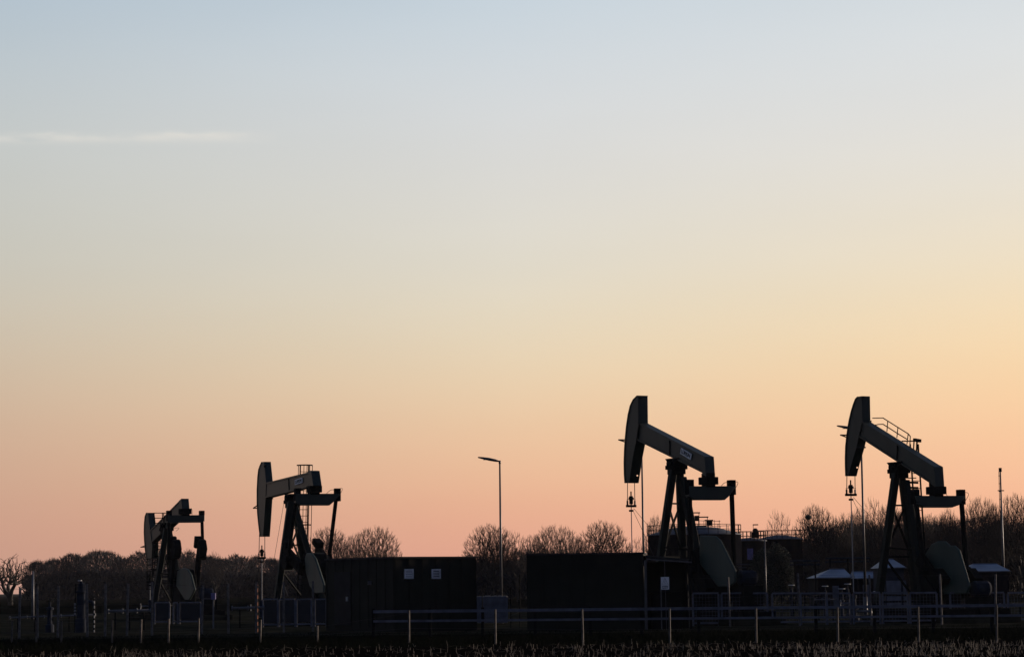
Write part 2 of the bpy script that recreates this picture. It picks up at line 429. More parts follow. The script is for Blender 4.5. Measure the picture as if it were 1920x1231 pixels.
        b.prism([(p.x, p.z) for p in pts], lambda p, q_, t: (p, t, q_), sgn*(vp-.33), sgn*(vp-.15))
        crank = b.build('crank_arm', 'dark_steel', r, bevel=.02)
        for s2 in (1, -1):
            b = MB(); base = ce + dv*(cl - .95); pp = []
            big = s2 == d.get('cw', -1); sh = ((0, .22), (0, .42), (.2, .74), (.7, .86), (1.1, .5), (1.1, .22)) if big else ((.45, .22), (.45, .5), (1.1, .5), (1.1, .22))
            for tt, rr in sh: pp.append(base + dv*tt + pe*rr*s2)
            b.prism([(p.x, p.z) for p in pp], lambda p, q_, t: (p, t, q_), sgn*(vp-.45), sgn*(vp-.06))
            b.build('counterweight', 'dark_steel', crank, bevel=.012)
    # gearbox on its pedestal
    b = MB(); gx = [(ug-.75, zg-.45), (ug-.65, zg+.35), (ug-.2, zg+.62), (ug+.35, zg+.55), (ug+.8, zg+.1), (ug+.85, zg-.45)]
    b.prism(gx, lambda p, q_, t: (p, t, q_), -.48, .48); b.tube([(ug, -vp+.1, zg), (ug, vp-.1, zg)], .13, 12)
    b.build('gearbox', 'dark_steel', r, bevel=.04)
    b = MB(); b.prism([(ug-.85, .55), (ug-.7, zg-.45), (ug+.7, zg-.45), (ug+.85, .55)], lambda p, q_, t: (p, t, q_), -.42, .42); b.build('gearbox_pedestal', 'dark_steel', r, bevel=.02)
    # belt guard
    vg = d.get('vg', -.62)
    gd = P.slab('belt_guard', d['guard'], vg, vg + .11, 'guard_green', bevel=.03)
    mu, mz = P.Q(*d['motor'], vg)
    b = MB(); b.lathe([(.1, -.0), (.27, .02), (.3, .08), (.3, .62), (.27, .72), (.12, .74)], (mu, vg + .26, mz), 20, 'Y')
    for k in range(10):
        t = 2*math.pi*k/10; b.bar((mu + .31*math.cos(t), vg+.4, mz + .31*math.sin(t)), (mu + .31*math.cos(t), vg+.85, mz + .31*math.sin(t)), .03)
    b.build('motor', 'valve_blue', r)
    b = MB(); b.box((mu-.4, vg+.2, .5), (mu+.4, vg+1.1, mz-.3)); b.build('motor_mount', 'dark_steel', r)
    # skid and concrete base
    uf = min(c.x for a, c in legs) - .5
    b = MB()
    for v in (-.75, .75): b.box((uf, v-.12, .3), (mu+.7, v+.12, .56))
    for k in range(6): u = uf + .15 + (mu+.4-uf)*k/5; b.box((u, -.63, .34), (u+.2, .63, .52))
    b.build('skid', 'dark_steel', r)
    b = MB(); b.box((uf-.2, -1.25, 0), (mu+.9, 1.25, .298)); b.build('concrete_base', 'gravel', r, bevel=.03)
    # bridle, carrier bar, rod
    (cx0, cx1, cy0), (hx0, hx1, hy) = d['bridle']
    m0 = P.PU((hx0+hx1)/2, hy, P.Q((cx0+cx1)/2, cy0, 0)[0]); uc = m0.x
    ca, cb = P.PU(hx0+1.5, hy-2, uc), P.PU(hx1-1.5, hy-2, uc)
    ta, tb = P.PU(cx0, cy0-3, uc), P.PU(cx1, cy0-3, uc)
    for a, c in ((ta, ca), (tb, cb)):
        b = MB(); b.tube([a, c], .018, 6); b.tube([c, c + Vector((0, 0, .18))], .04, 8); b.build('bridle_cable', 'cable', r)
    b = MB(); a, c = P.PU(hx0, hy, uc), P.PU(hx1, hy, uc); b.bar(a, c, .13, .1); b.build('carrier_bar', 'dark_steel', r)
    b = MB(); b.bar(a + Vector((0, 0, .27)), c + Vector((0, 0, .27)), .018); b.build('guide_rod', 'dark_steel', r)
    mid = (a + c) / 2; b = MB(); b.tube([mid, mid + Vector((0, 0, .62))], .03, 8); b.tube([mid + Vector((0, 0, .08)), mid + Vector((0, 0, .42))], .085, 8)
    b.tube([mid + Vector((0, 0, .28)), mid + Vector((.02, 0, .36))], .12, 8)
    b.tube([mid + Vector((0, 0, -.24)), mid + Vector((0, 0, -.16))], .1, 10); b.build('rod_clamp', 'dark_steel', r)
    b = MB(); b.tube([mid, (mid.x, mid.y, .6)], .022, 6); b.build('polished_rod', 'galv', r)
    b = MB(); b.tube([mid + Vector((0, .12, -.1)), mid + Vector((.3, .55, -.75)), mid + Vector((.8, .9, -1.3)), (.0 + legs[1][0].x*.5 + mid.x*.5, .6, mid.z - 1.9)], .009, 4)
    b.tube([mid + Vector((0, .1, -.22)), mid + Vector((.2, .5, -1.2)), mid + Vector((.6, .8, -2.3))], .009, 4); b.build('sensor_wire', 'cable', r)
    # grease lines
    for q0, q1, bu in d.get('hoses', []):
        b = MB(); a = P.PU(*q0, ut); c = P.PU(*q1, ut); b.tube(arc_hose(a, c, Vector((0, bu[0], bu[1]))), .011, 5); b.build('grease_line', 'cable', r)
    P.mid, P.ut, P.ug, P.zg, P.legs_, P.mu = mid, ut, ug, zg, legs, mu
    return P

def ladder(P, parent, base, top, w=.42, cage=True, hoops=(), name='ladder', rr=.035):
    """ladder in the plane across the pump (v direction) standing at local point base"""
    b = MB(); a, c = Vector(base), Vector(top); off = Vector((0, w/2, 0))
    b.bar(a-off, c-off, .05); b.bar(a+off, c+off, .05); n = int((c-a).length/.3)
    for k in range(1, n): p = a.lerp(c, k/n); b.bar(p-off, p+off, .028)
    ld = b.build(name, 'dark_steel', parent)
    if cage:
        b = MB(); rc = .38; ha = max(0, 2.2/(c-a).length)
        ts = [ha + (1-ha)*k/5 for k in range(6)]
        def ring(p): return [p + Vector((math.sin(t)*rc*1.1, math.cos(t)*rc, 0)) for t in [math.pi*k/8 for k in range(9)]]
        rs = [ring(a.lerp(c, t)) for t in ts]
        for g in rs:
            for p, q in zip(g, g[1:]): b.bar(p, q, .025, .06)
        for k in (1, 3, 4, 5, 7): b.bar(rs[0][k], rs[-1][k], .025)
        b.build('safety_cage', 'dark_steel', ld)
    return ld

D3 = dict(saddle=(1268, 866), Y=100, yaw=63, hw=.48, bw=.40, nf=10,
    head=[(1195.5,741),(1188,748.5),(1182.5,760),(1178.5,777),(1175.3,799),(1173.2,821),(1171.7,843.5),(1171,866.3),(1171.4,889),(1172.6,905),(1179.5,905),(1186.5,858),(1192.5,828),(1197,797),(1196.4,742)],
    bracket=(1160,824,1174,828.5), holes=[(1199.8,746.5,.05),(1195,891,.035)],
    beam=[(1192,789),(1321,855.2),(1323,889),(1190,823)], cap=[(1318,853.8),(1322,855.5),(1324.5,892.5),(1317.5,889)],
    plate=((1276,844.5),(1295.5,856), 11.5), stiff=(.5,),
    legs=[(1262,880,1239,1040,-.2,-.75,.34),(1274,880,1280,1040,.2,.75,.34),(1279,895,1306,1035,.1,.1,.36)],
    tail=(1328,891), eq=[(1288,911),(1365,911),(1376,911),(1363,930),(1355,937),(1299,937),(1289,930)],
    gear=(1330,1052), pin_u=.25, pin_z=-.35, crank_len=1.5, vp=1.02,
    guard=[(1311,1003),(1340,1004),(1349,1012),(1377,1068),(1377,1091),(1368,1099),(1345,1099),(1311,1056)], motor=(1375,1083),
    bridle=((1176.6,1189.7,905),(1175,1192,948)),
    hoses=[((1367,908),(1378,916),(.28,.2)), ((1352,911),(1366,905),(0,.08))])
P3 = make_pump('pumpjack with the raised head and a pale name plate, right of the two dark cabins', D3)

D4 = dict(saddle=(1685, 873), Y=99, yaw=63, hw=.42, bw=.40, nf=11,
    head=[(1609,743),(1605,747),(1601,757.4),(1597,770.4),(1593.5,785),(1590.6,801),(1588.4,817.5),(1586.5,836),(1585.8,858),(1586,876),(1586.6,892),(1591,892),(1596,872),(1606,838),(1613,806),(1617,789),(1616,742)],
    bracket=(1576,815,1590,820), holes=[(1616.6,745.6,.05),(1607.2,876,.035)],
    beam=[(1611,786),(1751.5,874.4),(1752.5,911),(1606,816)], cap=[(1748,871.8),(1752.5,874.8),(1755,912.5),(1746,907)],
    stiff=(.52,),
    legs=[(1680,886,1656,1060,-.2,-.75,.34),(1690,886,1710,1058,.2,.75,.30),(1698,900,1722,1060,.1,.1,.32)],
    tail=(1755,908), eq=[(1711,929),(1790,929),(1806,929),(1795,946),(1781,951),(1730,951),(1713,944)],
    gear=(1762,1055), pin_u=.35, pin_z=-.30, crank_len=1.4, vp=1.05,
    guard=[(1733,1040),(1745,1020),(1757,1014),(1771,1014),(1780,1022),(1789,1022),(1797,1030),(1812,1080),(1817,1098),(1812,1112),(1765,1113),(1743,1100),(1733,1072)], motor=(1814,1103),
    bridle=((1588,1603,893),(1586,1605,927)),
    hoses=[((1799,924),(1810,938),(.3,.15)), ((1767,924),(1776,929),(0,.12))])
P4 = make_pump('rightmost pumpjack with a handrail along its sloping beam', D4)

D2 = dict(saddle=(548, 932), Y=116, yaw=68, hw=.36, bw=.38, nf=10,
    head=[(491.2,865.4),(487.7,873),(485.3,880),(483.7,894.2),(482.5,917.7),(482.5,943.6),(483.4,962.5),(485.3,981.3),(487,995.5),(488.2,1005.5),(493,1005.5),(495.5,972),(498,934),(499,905),(495,865)],
    bracket=(475,952,484,946), holes=[(496.6,873.5,.06)],
    beam=[(494,905.5),(582,883.5),(584,910.5),(494,933.5)], cap=[(580,881.5),(584,882),(588,910),(580,911.5)],
    cw=1, plate=((552.5,904),(566.5,899.5), 9.5), stiff=(.54,),
    legs=[(545,940,531,1040,-.2,-.75,.34),(552,940,568,1052,.2,.75,.34),(553,950,592,1080,.0,.0,.30)],
    tail=(589,909), eq=[(553,925),(626,925),(637,926),(624,940),(616,947),(560,947),(553,942)],
    gear=(590,1060), pin_u=-.95, pin_z=.35, crank_len=2.3, vp=1.0,
    guard=[(571,1046),(574,1036),(583,1036),(590,1046),(606,1095),(606,1110),(590,1112),(580,1098),(573,1072)], motor=(608,1103),
    bridle=((486.5,496.6,1003),(484,498,1045)),
    hoses=[((630,919),(637,927),(.22,.2)), ((612,925),(629,919),(0,.1))])
P2 = make_pump('pumpjack with a caged ladder behind its beam, left of the cabin with two vents', D2)

D1 = dict(saddle=(312, 985), Y=140, yaw=65, hw=.40, bw=.40, nf=7,
    head=[(275,960.5),(272.3,967.3),(271,980.4),(270.6,997.2),(271.2,1012),(272.6,1030.8),(275.5,1046),(284,1046),(285.5,1022),(281,990),(277.5,960.5)],
    bracket=(264,1025,273,1022),
    beam=[(279,996),(339.5,934.5),(341.5,962),(281,1019)], cap=[(336,938),(340.5,934),(343,963),(337,966)],
    stiff=(.55,),
    legs=[(312,990,296,1090,-.2,-.75,.36),(316,990,321,1075,.2,.75,.36),(318,1000,336,1095,.0,.0,.34)],
    tail=(347,958), eq=[(313,965.5),(370,965),(382,965),(382,976),(376,979),(322,979.5),(313,979)],
    gear=(345,1086), pin_u=.35, pin_z=1.25, crank_len=2.25, vp=1.0,
    guard=[(332,1070),(341,1064),(351,1066),(357,1076),(364,1104),(361,1112),(354,1124),(346,1124),(330,1098)], motor=(366,1112),
    bridle=((277,286,1044),(275,288,1090)),
    hoses=[((352,958),(360,966),(.1,.28)), ((325,990),(330,995),(.25,.1))])
P1 = make_pump('leftmost and farthest pumpjack with its beam tail tipped high', D1)

# pump 4: handrail along the beam, ladder with platform rail
bw = .2
def p4(x, y, v=.2): return P4.P(1550 + x/6.153, 720 + y/6.153, v)
b = MB()
top = [p4(*q) for q in ((530,390),(650,388),(700,420),(820,495),(940,570),(965,600),(960,700))]
mid_ = [p4(*q) for q in ((560,470),(600,462),(650,460),(690,485),(815,565),(930,635))]
for path in (top, mid_):
    for p, q in zip(path, path[1:]): b.tube([p, q], .022, 6)
for p, q in (((705,422),(695,545)), ((822,497),(810,615)), ((940,572),(926,690))): b.tube([p4(*p), p4(*q)], .022, 6)
b.build('handrail', 'dark_steel', P4.root)
lt = P4.P(1714, 832, .55); lb = Vector((lt.x + .35, .55, .6))
ladder(P4, P4.root, lb, lt, .4, False)
b = MB()
def p4b(x, y): return p4(x, y, .55)
b.bar(p4b(870,655), p4b(1075,655), .05); b.bar(p4b(1010,640), p4b(1078,652), .13)
b.bar(p4b(1008,655), p4b(1003,745), .04); b.bar(p4b(1042,655), p4b(1038,770), .05)
for y0 in (1130, 1190): b.bar(p4b(925, y0), p4b(1048, y0 + 4), .09)
for y0 in (995, 1080): b.bar(p4b(920, y0), p4b(1030, y0), .04)
b.build('ladder_hoop', 'dark_steel', P4.root)
# pump 2 caged ladder
lt = P2.P(571, 872, .75); lb = P2.P(565, 1060, .75)
ladder(P2, P2.root, (lb.x, .75, .6), lt, .42, True)
b = MB(); b.tube([P2.P(535, 927, -.1), P2.P(514, 1047, -.1)], .01, 4); b.build('guy_wire', 'cable', P2.root)
# pump 1: service platform above the head, caged ladder below
lt = P1.P(303, 962, .3); lb = P1.P(286, 1100, .3)
ladder(P1, P1.root, (lb.x, .3, .9), (lt.x, .3, P1.P(300, 1005, .3).z), .4, True)
b = MB()
A = [P1.P(289, 961, -.2), P1.P(307, 961, -.2), P1.P(307, 980, -.2), P1.P(289, 980, -.2)]; M1, M2 = P1.P(289, 970.5, -.2), P1.P(306, 970.5, -.2)
for p, q in zip(A, A[1:] + A[:1]): b.bar(p, q, .045)
b.bar(M1, M2, .045)
o = Vector((0, .5, 0))
for p, q in zip(A, A[1:] + A[:1]): b.bar(p+o, q+o, .045)
for p in A: b.bar(p, p+o, .045)
b.build('service_rail', 'dark_steel', P1.root)
# pump 1 lower ladder cage platform in front of its post
b = MB(); a = P1.P(276, 1047, -.5); c = P1.P(296, 1104, -.5)
for u in (a.x, (a.x+c.x)/2, c.x):
    for v in (-.5, .1): b.bar((u, v, c.z), (u, v, a.z), .05)
for k in range(6):
    z = c.z + (a.z-c.z)*k/5
    for v in (-.5, .1): b.bar((a.x, v, z), (c.x, v, z), .04)
b.build('well_cage', 'dark_steel', P1.root)

# wellheads under the rods
def wellhead(P, label):
    p = P.root.matrix_world if False else None
    w = P.O + P.T * P.mid.x + P.Lx * P.mid.y
    t = thing('wellhead', label, 'wellhead', (w.x, w.y, 0), 0, 'wellheads under the pumpjack rods')
    b = MB(); b.lathe([(.22, 0), (.22, .25), (.12, .27), (.12, .5), (.2, .52), (.2, .6), (.1, .62), (.09, .95), (.13, .97), (.13, 1.1), (.05, 1.12)], (0, 0, 0), 14)
    b.build('body', 'valve_blue', t, smooth=False)
    b = MB(); b.tube([(0, 0, .42), (.7, -.1, .42), (.75, -.1, .05)], .06, 8); b.tube([(-.5, 0, .75), (.1, 0, .75)], .045, 8); b.build('flow_pipe', 'pipe_grey', t)
    b = MB(); b.tube([(-.55, .16*math.cos(k*math.pi/5), .75 + .16*math.sin(k*math.pi/5)) for k in range(11)], .015, 5); b.build('handwheel', 'white', t)
wellhead(P1, 'small wellhead below the head of the leftmost pumpjack')
wellhead(P2, 'small wellhead below the rod of the pumpjack with the caged ladder')
wellhead(P3, 'small wellhead behind the right cabin, under the raised head')
wellhead(P4, 'small wellhead beside the lamp post under the rightmost raised head')

# ------------------------------------------------------------------ cabins
def quad_house(c, a, b_):            # plan corners from corner c, along a and b_
    return [c, c + a, c + a + b_, c + b_]
def vertical_slab(mb, p, q, z0, z1, nrm, t0, t1):
    p, q = Vector(p), Vector(q); n = Vector(nrm)
    vs = []
    for t in (t0, t1):
        for (w, z) in ((p, z0), (q, z0), (q, z1), (p, z1)): vs.append((w.x + n.x*t, w.y + n.y*t, z))
    mb.add(vs, [(0,1,2,3),(7,6,5,4),(0,4,5,1),(1,5,6,2),(2,6,7,3),(3,7,4,0)])

cz = 2.77
c0 = at(740, 1100, 89.5); c0.z = 0
a = Vector((-2.84, 4.0, 0)); e = Vector((4.0, 2.84, 0)).normalized() * 3.66
cab = thing('utility_cabin', 'long dark green cabin with two white vents, left of the middle lamp post', 'cabin', c0)
O3 = Vector((0, 0, 0)); pl = quad_house(O3, a, e)
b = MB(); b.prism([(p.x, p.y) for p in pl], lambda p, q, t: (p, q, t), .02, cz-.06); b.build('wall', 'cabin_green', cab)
b = MB(); ex = .06; ctr = (pl[0]+pl[2])/2; b.prism([(p.x + (p.x-ctr.x)*.02, p.y + (p.y-ctr.y)*.02) for p in pl], lambda p, q, t: (p, q, t), cz-.06, cz); b.build('roof', 'roof_felt', cab)
na = Vector((-e.x, -e.y, 0)).normalized(); ne = Vector((-a.x, -a.y, 0)).normalized()
b = MB(); vertical_slab(b, a*.62, a*.86, .25, 2.25, na, .002, .04); dr = b.build('door', 'cabin_door', cab)
b = MB(); vertical_slab(b, a*.655, a*.67, 1.15, 1.32, na, .045, .1); b.build('handle', 'galv', dr)
b = MB()
for k in range(9): f = k/8*.97 + .01; vertical_slab(b, a*f, a*(f+.006), .14, cz-.08, na, .002, .02)
for k in range(7): f = k/6*.97 + .01; vertical_slab(b, e*f, e*(f+.006), .14, cz-.08, ne, .002, .02)
b.build('wall_batten', 'cabin_green', cab)
b = MB(); p = a*.33 + na*.08; b.box((p.x-.07, p.y-.05, 1.75), (p.x+.07, p.y+.05, 1.9)); b.build('wall_lamp', 'lamp_body', cab)
for px in (766, 817):
    d = ray(px, 1075); n2 = Vector((ne.x, ne.y)); cc = CAM - c0
    t = -(cc.x*ne.x + cc.y*ne.y)/(d.x*ne.x + d.y*ne.y); w = cc + d*t; eu = e.normalized(); s = .15
    zc = w.z + (0 if px < 800 else .0)
    m0 = Vector((w.x, w.y, 0)); b = MB()
    for (x0, x1, y0, y1) in ((-s, s, .155, .18), (-s, s, -.18, -.155), (-s, -s+.03, -.155, .155), (s-.03, s, -.155, .155)):
        vertical_slab(b, m0 + eu*x0*1.3, m0 + eu*x1*1.3, zc+y0, zc+y1, ne, .0, .05)
    vf = b.build('vent', 'vent_white', cab)
    b = MB()
    for k in range(5):
        z = zc - .135 + k*.062; vertical_slab(b, m0 - eu*s*1.15, m0 + eu*s*1.15, z, z+(.045 if px < 800 else .026), ne, .004, .035)
    b.build('louvre', 'vent_white', vf)

# second cabin with lean-to
q0 = at(988, 1100, 89); q0.z = 0; q1 = at(1207, 1100, 88.6); q1.z = 0
cab2 = thing('utility_cabin', 'plain windowless dark cabin with an open lean-to on its right', 'cabin', q0)
wd = (q1 - q0); wn_ = Vector((-wd.y, wd.x, 0)).normalized()
pl = quad_house(O3, wd, wn_*2.6)
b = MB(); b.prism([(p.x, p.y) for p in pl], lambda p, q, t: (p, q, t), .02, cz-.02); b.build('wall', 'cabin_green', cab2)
ctr = (pl[0]+pl[2])/2
b = MB(); b.prism([(p.x + (p.x-ctr.x)*.02, p.y + (p.y-ctr.y)*.02) for p in pl], lambda p, q, t: (p, q, t), cz-.02, cz+.04); b.build('roof', 'roof_felt', cab2)
b = MB()
for k in range(9): f = k/8*.98 + .005; vertical_slab(b, wd*f, wd*(f+.008), .12, cz-.04, -wn_, .002, .02)
b.build('wall_batten', 'cabin_green', cab2)
w2 = at(1295, 1100, 88.6); w2.z = 0; w2 -= q0
rise = lambda f: 2.66 - .13*f
b = MB(); st = wd + Vector((.10, 0, 0))
b.add([(st.x, st.y-.1, 2.62), (w2.x+.05, w2.y-.1, 2.46), (w2.x+.05, w2.y+2.7, 2.46), (st.x, st.y+2.7, 2.62), (st.x, st.y-.1, 2.70), (w2.x+.05, w2.y-.1, 2.53), (w2.x+.05, w2.y+2.7, 2.53), (st.x, st.y+2.7, 2.70)],
      [(0,3,2,1),(4,5,6,7),(0,1,5,4),(1,2,6,5),(2,3,7,6),(3,0,4,7)]); b.build('lean_to_roof', 'roof_felt', cab2)
b = MB(); b.bar((st.x, st.y-.13, 2.56), (w2.x+.05, w2.y-.13, 2.42), .03, .05); b.build('gutter', 'pole_paint', cab2)
b = MB(); b.box((st.x, st.y+2.0, 0), (w2.x, w2.y+2.1, 2.46)); b.build('back_panel', 'cabin_green', cab2)
for xx, m_ in ((st.x-.03, 'pole_paint'), (w2.x-.02, 'dark_steel')):
    for yy in (-.06, 1.85):
        b = MB(); b.box((xx-.045, st.y+yy-.045, 0), (xx+.045, st.y+yy+.045, 2.52)); b.build('post', m_, cab2)
b = MB(); b.box((st.x+.25, st.y+1.0, 0), (st.x+1.35, st.y+1.9, 1.3)); b.box((st.x+.2, st.y+.95, 1.3), (st.x+1.4, st.y+1.95, 1.36)); b.build('cabinet', 'dark_steel', cab2, bevel=.02)

# warning sign
s0 = at(1247, 1100, 87.9)
sg = thing('warning_sign', 'small white warning sign with a black triangle in front of the lean-to', 'sign', (s0.x, s0.y, 0))
zc = at(1247, 1092.5, 87.9).z
b = MB(); b.box((-.148, -.012, zc-.225), (.148, 0, zc+.225)); b.build('board', 'sign_white', sg)
b = MB(); b.box((-.165, .003, 0), (-.125, .035, zc+.0)); b.build('post', 'pole_paint', sg)
b = MB(); b.tube([(.03, .02, 0), (.0, .02, 2.45)], .012, 6); b.build('stay_rod', 'pole_paint', sg)
b = MB(); T = [(-.115, zc-.06), (.115, zc-.06), (0, zc+.19)]
for (x0, z0), (x1, z1) in zip(T, T[1:] + T[:1]): b.bar((x0, -.016, z0), (x1, -.016, z1), .03, .006)
b.bar((.012, -.016, zc+.10), (-.014, -.016, zc+.035), .02, .006); b.bar((-.014, -.016, zc+.04), (.012, -.016, zc-.02), .02, .006)
b.build('warning_triangle', 'ink', sg)
b = MB(); random.seed(3)
for zz, x0, x1 in ((zc-.115, -.11, .11), (zc-.17, -.12, .10)):
    x = x0
    while x < x1:
        w = random.uniform(.012, .026); b.box((x, -.017, zz-.018 + random.uniform(-.006, .004)), (min(x+w, x1), -.0125, zz + .018 + random.uniform(-.006, .004))); x += w + .007
b.build('small_print', 'ink', sg)
random.seed(11)

# ------------------------------------------------------------------ fences
def post_fence(name, label, cat, posts, rad, m, wires, square=False, wr=.0035, top_wob=0):
    """posts: list of (px, base_py or None, height, Y)"""
    pts = []
    for px, Y, h in posts:
        g = at(px, hz(px) + EYE*FPX/Y, Y); pts.append(Vector((g.x, g.y, 0)))
    base = pts[0]; t = thing(name, label, cat, base)
    for p, (px, Y, h) in zip(pts, posts):
        q = p - base; b = MB(); tl = Vector((random.gauss(0, .012), random.gauss(0, .012), 0))
        if square: b.bar(q, q + tl*h + Vector((0, 0, h)), rad*2, rad*2, ref=(math.sin(R(16)), math.cos(R(16)), 0))
        else: b.tube([q, q + tl*h + Vector((0, 0, h))], rad, 8, rad*.9)
        b.build('post', m if isinstance(m, str) else m(px), t)
    for f in wires:
        b = MB(); pp = [p - base + Vector((0, 0, h*f)) for p, (px, Y, h) in zip(pts, posts)]; b.tube(pp, wr, 4)
        b.build('wire', 'cable', t)
    return t
lf = lambda px: 86 + 7*px/600
left = [(-60,86,1.86)] + [(x, lf(x), h) for x, h in ((36,1.8),(70.5,1.82),(108.5,1.84),(164,1.9),(197,1.9),(238,1.9),(285,1.96),(378,1.82),(428.5,1.86),(480.5,1.92),(532.5,1.9),(587,1.92))]
post_fence('wire_mesh_fence', 'tall wire fence on slim concrete posts, left of the long cabin', 'fence', left, .034, 'concrete', (.1, .35, .6, .97), True)
right = [(1294,93.0,1.93),(1369,92.8,1.88),(1500,92.5,2.0),(1634,92.4,1.9),(1766,92,1.9),(1866,91.6,1.86),(1990,91,1.9)]
post_fence('wire_mesh_fence', 'tall wire fence on slim posts in front of the two right pumpjacks', 'fence', right, .034, 'concrete', (.1, .35, .6, .97), True)
post_fence('wire_mesh_fence', 'short run of tall thin fence posts in the gap between the two cabins', 'fence', [(905,97,1.3),(958,96,1.6),(975,95,2.1)], .022, 'dark_steel', (.3, .9))
fp = [(-20,80,.75),(22,79.5,.72),(68,79,.74),(115,78.6,.7),(210,77.5,.72),(264,76.5,.74),(316,76,.75),(372,75.5,.76),(488,75,.7),(595,74.5,.5),(767,72,.95),(929,69,.98),(1093,66,.98),(1256,65,.98),(1418,63.5,.98),(1571,63,.98),(1723,62.5,.98),(1869,62,1.0),(2010,61.5,1.0)]
post_fence('pasture_fence', 'low wire fence on short wooden stakes along the field edge', 'fence', fp, .025, 'wood_post', (.45, .92), True, wr=.0025)

def rail_fence():
    xs = [700, 806, 905, 1003, 1106, 1203, 1310, 1420, 1530, 1640, 1750, 1860, 1985]
    base = at(xs[0], 1150, 81); base.z = 0
    t = thing('rail_fence', 'low two-rail grey metal fence running in front of both cabins to the right edge', 'fence', base)
    pts = []
    for x in xs:
        p = at(x, 1150, 81.5 - 5*(x-700)/1300); p.z = 0; pts.append(p - base)
    for z in (.84, .52):
        b = MB()
        for p, q in zip(pts, pts[1:]):
            b.bar(p + Vector((0, 0, z)), q + Vector((0, 0, z)), .04, .095 if z > .6 else .075, ref=(0, 0, 1))
        b.build('rail', 'blue_paint', t)
    for p in pts:
        b = MB(); b.box((p.x-.05, p.y+.03, 0), (p.x+.05, p.y+.13, .95)); b.build('post', 'dark_steel', t)
rail_fence()

def panel_fence(label, panels, Y, top_y, bot_y, fill=False):
    base = at(panels[0][0], bot_y, Y); base.z = 0
    t = thing('safety_fence', label, 'fence', base)
    for x0, x1 in panels:
        yo = random.uniform(-.06, .06)
        a = at(x0, bot_y, Y) - base; c = at(x1, bot_y, Y) - base; h = at(x0, top_y, Y).z
        b = MB(); A = Vector((a.x, yo, 0)); B_ = Vector((c.x, yo, 0)); Z = Vector((0, 0, 1))
        b.bar(A, A + Z*h, .07); b.bar(B_, B_ + Z*h, .07); b.bar(A + Z*(h+.03), B_ + Z*(h+.03), .07); b.bar(A + Z*.12, B_ + Z*.12, .07)
        n = max(3, int((c.x-a.x)/.12))
        for k in range(1, n): q = A.lerp(B_, k/n); b.bar(q + Z*.15, q + Z*h, .007)
        for k in range(1, 9): b.bar(A + Z*(h*k/9), B_ + Z*(h*k/9), .007)
        pn = b.build('panel', 'blue_paint', t)
        if fill: b = MB(); b.box((a.x+.04, yo-.012, .2), (c.x-.04, yo+.012, h-.03)); b.build('infill_sheet', 'blue_sheet', pn)
panel_fence('blue safety fence of open panels, the one nearer the lean-to', [(1300,1348),(1354,1394),(1396,1440),(1449,1500),(1502,1550),(1552,1596)], 95, 1113, 1168)
panel_fence('blue safety fence of open panels below the rightmost pumpjack', [(1601,1651),(1656,1703),(1708,1758),(1783,1829),(1831,1884),(1891,1945)], 95, 1112, 1169)
panel_fence('dark blue sheeted safety fence at the foot of the pumpjack with the caged ladder', [(493,521),(523,553),(556,584),(590,612)], 106, 1124, 1167, True)
panel_fence('dark blue sheeted safety fence at the foot of the leftmost pumpjack', [(290,318),(325,333),(336,376)], 120, 1130, 1166, True)

# ------------------------------------------------------------------ street lamps
def lamp(label, px_top, py_top, Y, head_len=.85, group='street lamps of the yard', yawd=8):
    p = at(px_top, py_top, Y); h = p.z
    t = thing('street_lamp', label, 'street lamp', (p.x, p.y, 0), R(yawd), group)
    b = MB(); b.tube([(0, 0, 0), (0, 0, 1.0)], .085, 12); b.tube([(0, 0, 1.0), (0, 0, h)], .062, 12, .036); b.build('pole', 'pole_paint', t, smooth=True)
    b = MB(); ang = R(11); ln = head_len
    prof = [(0, .03, .03), (.08, .05, .05), (.2, .12, .075), (.5, .16, .085), (.8, .13, .06), (.96, .07, .04), (1, .03, .02)]
    vs = []; n = 10
    for s_, w, hh in prof:
        for k in range(n):
            a_ = 2*math.pi*k/n; x = -s_*ln; y = w*math.cos(a_); z = hh*math.sin(a_)*(.6 if math.sin(a_) < 0 else 1)
            vs.append((x*math.cos(ang), y, h - .02 - x*math.sin(ang) + z))
    fs = [(i*n+k, i*n+(k+1) % n, (i+1)*n+(k+1) % n, (i+1)*n+k) for i in range(len(prof)-1) for k in range(n)] + [tuple(range(n)), tuple((len(prof)-1)*n+k for k in range(n))]
    b.add(vs, fs); b.tube([(0, 0, h-.12), (0, 0, h+.03)], .05, 10); hd = b.build('lamp_head', 'lamp_body', t, smooth=True)
    b = MB(); b.box((-ln*.75*math.cos(ang), -.08, h + ln*.1 - .045), (-ln*.3*math.cos(ang), .08, h + ln*.1 - .03)); b.build('lens', 'plate', hd)
    return t
lamp('slender street lamp standing alone between the two cabins', 937, 864, 108, 1.0)
lamp('street lamp mostly hidden behind the head of the pumpjack with the name plate', 1203, 838, 113, .55)
lamp('street lamp whose arm pokes out left of the rightmost raised head', 1614, 806, 106, 1.1)

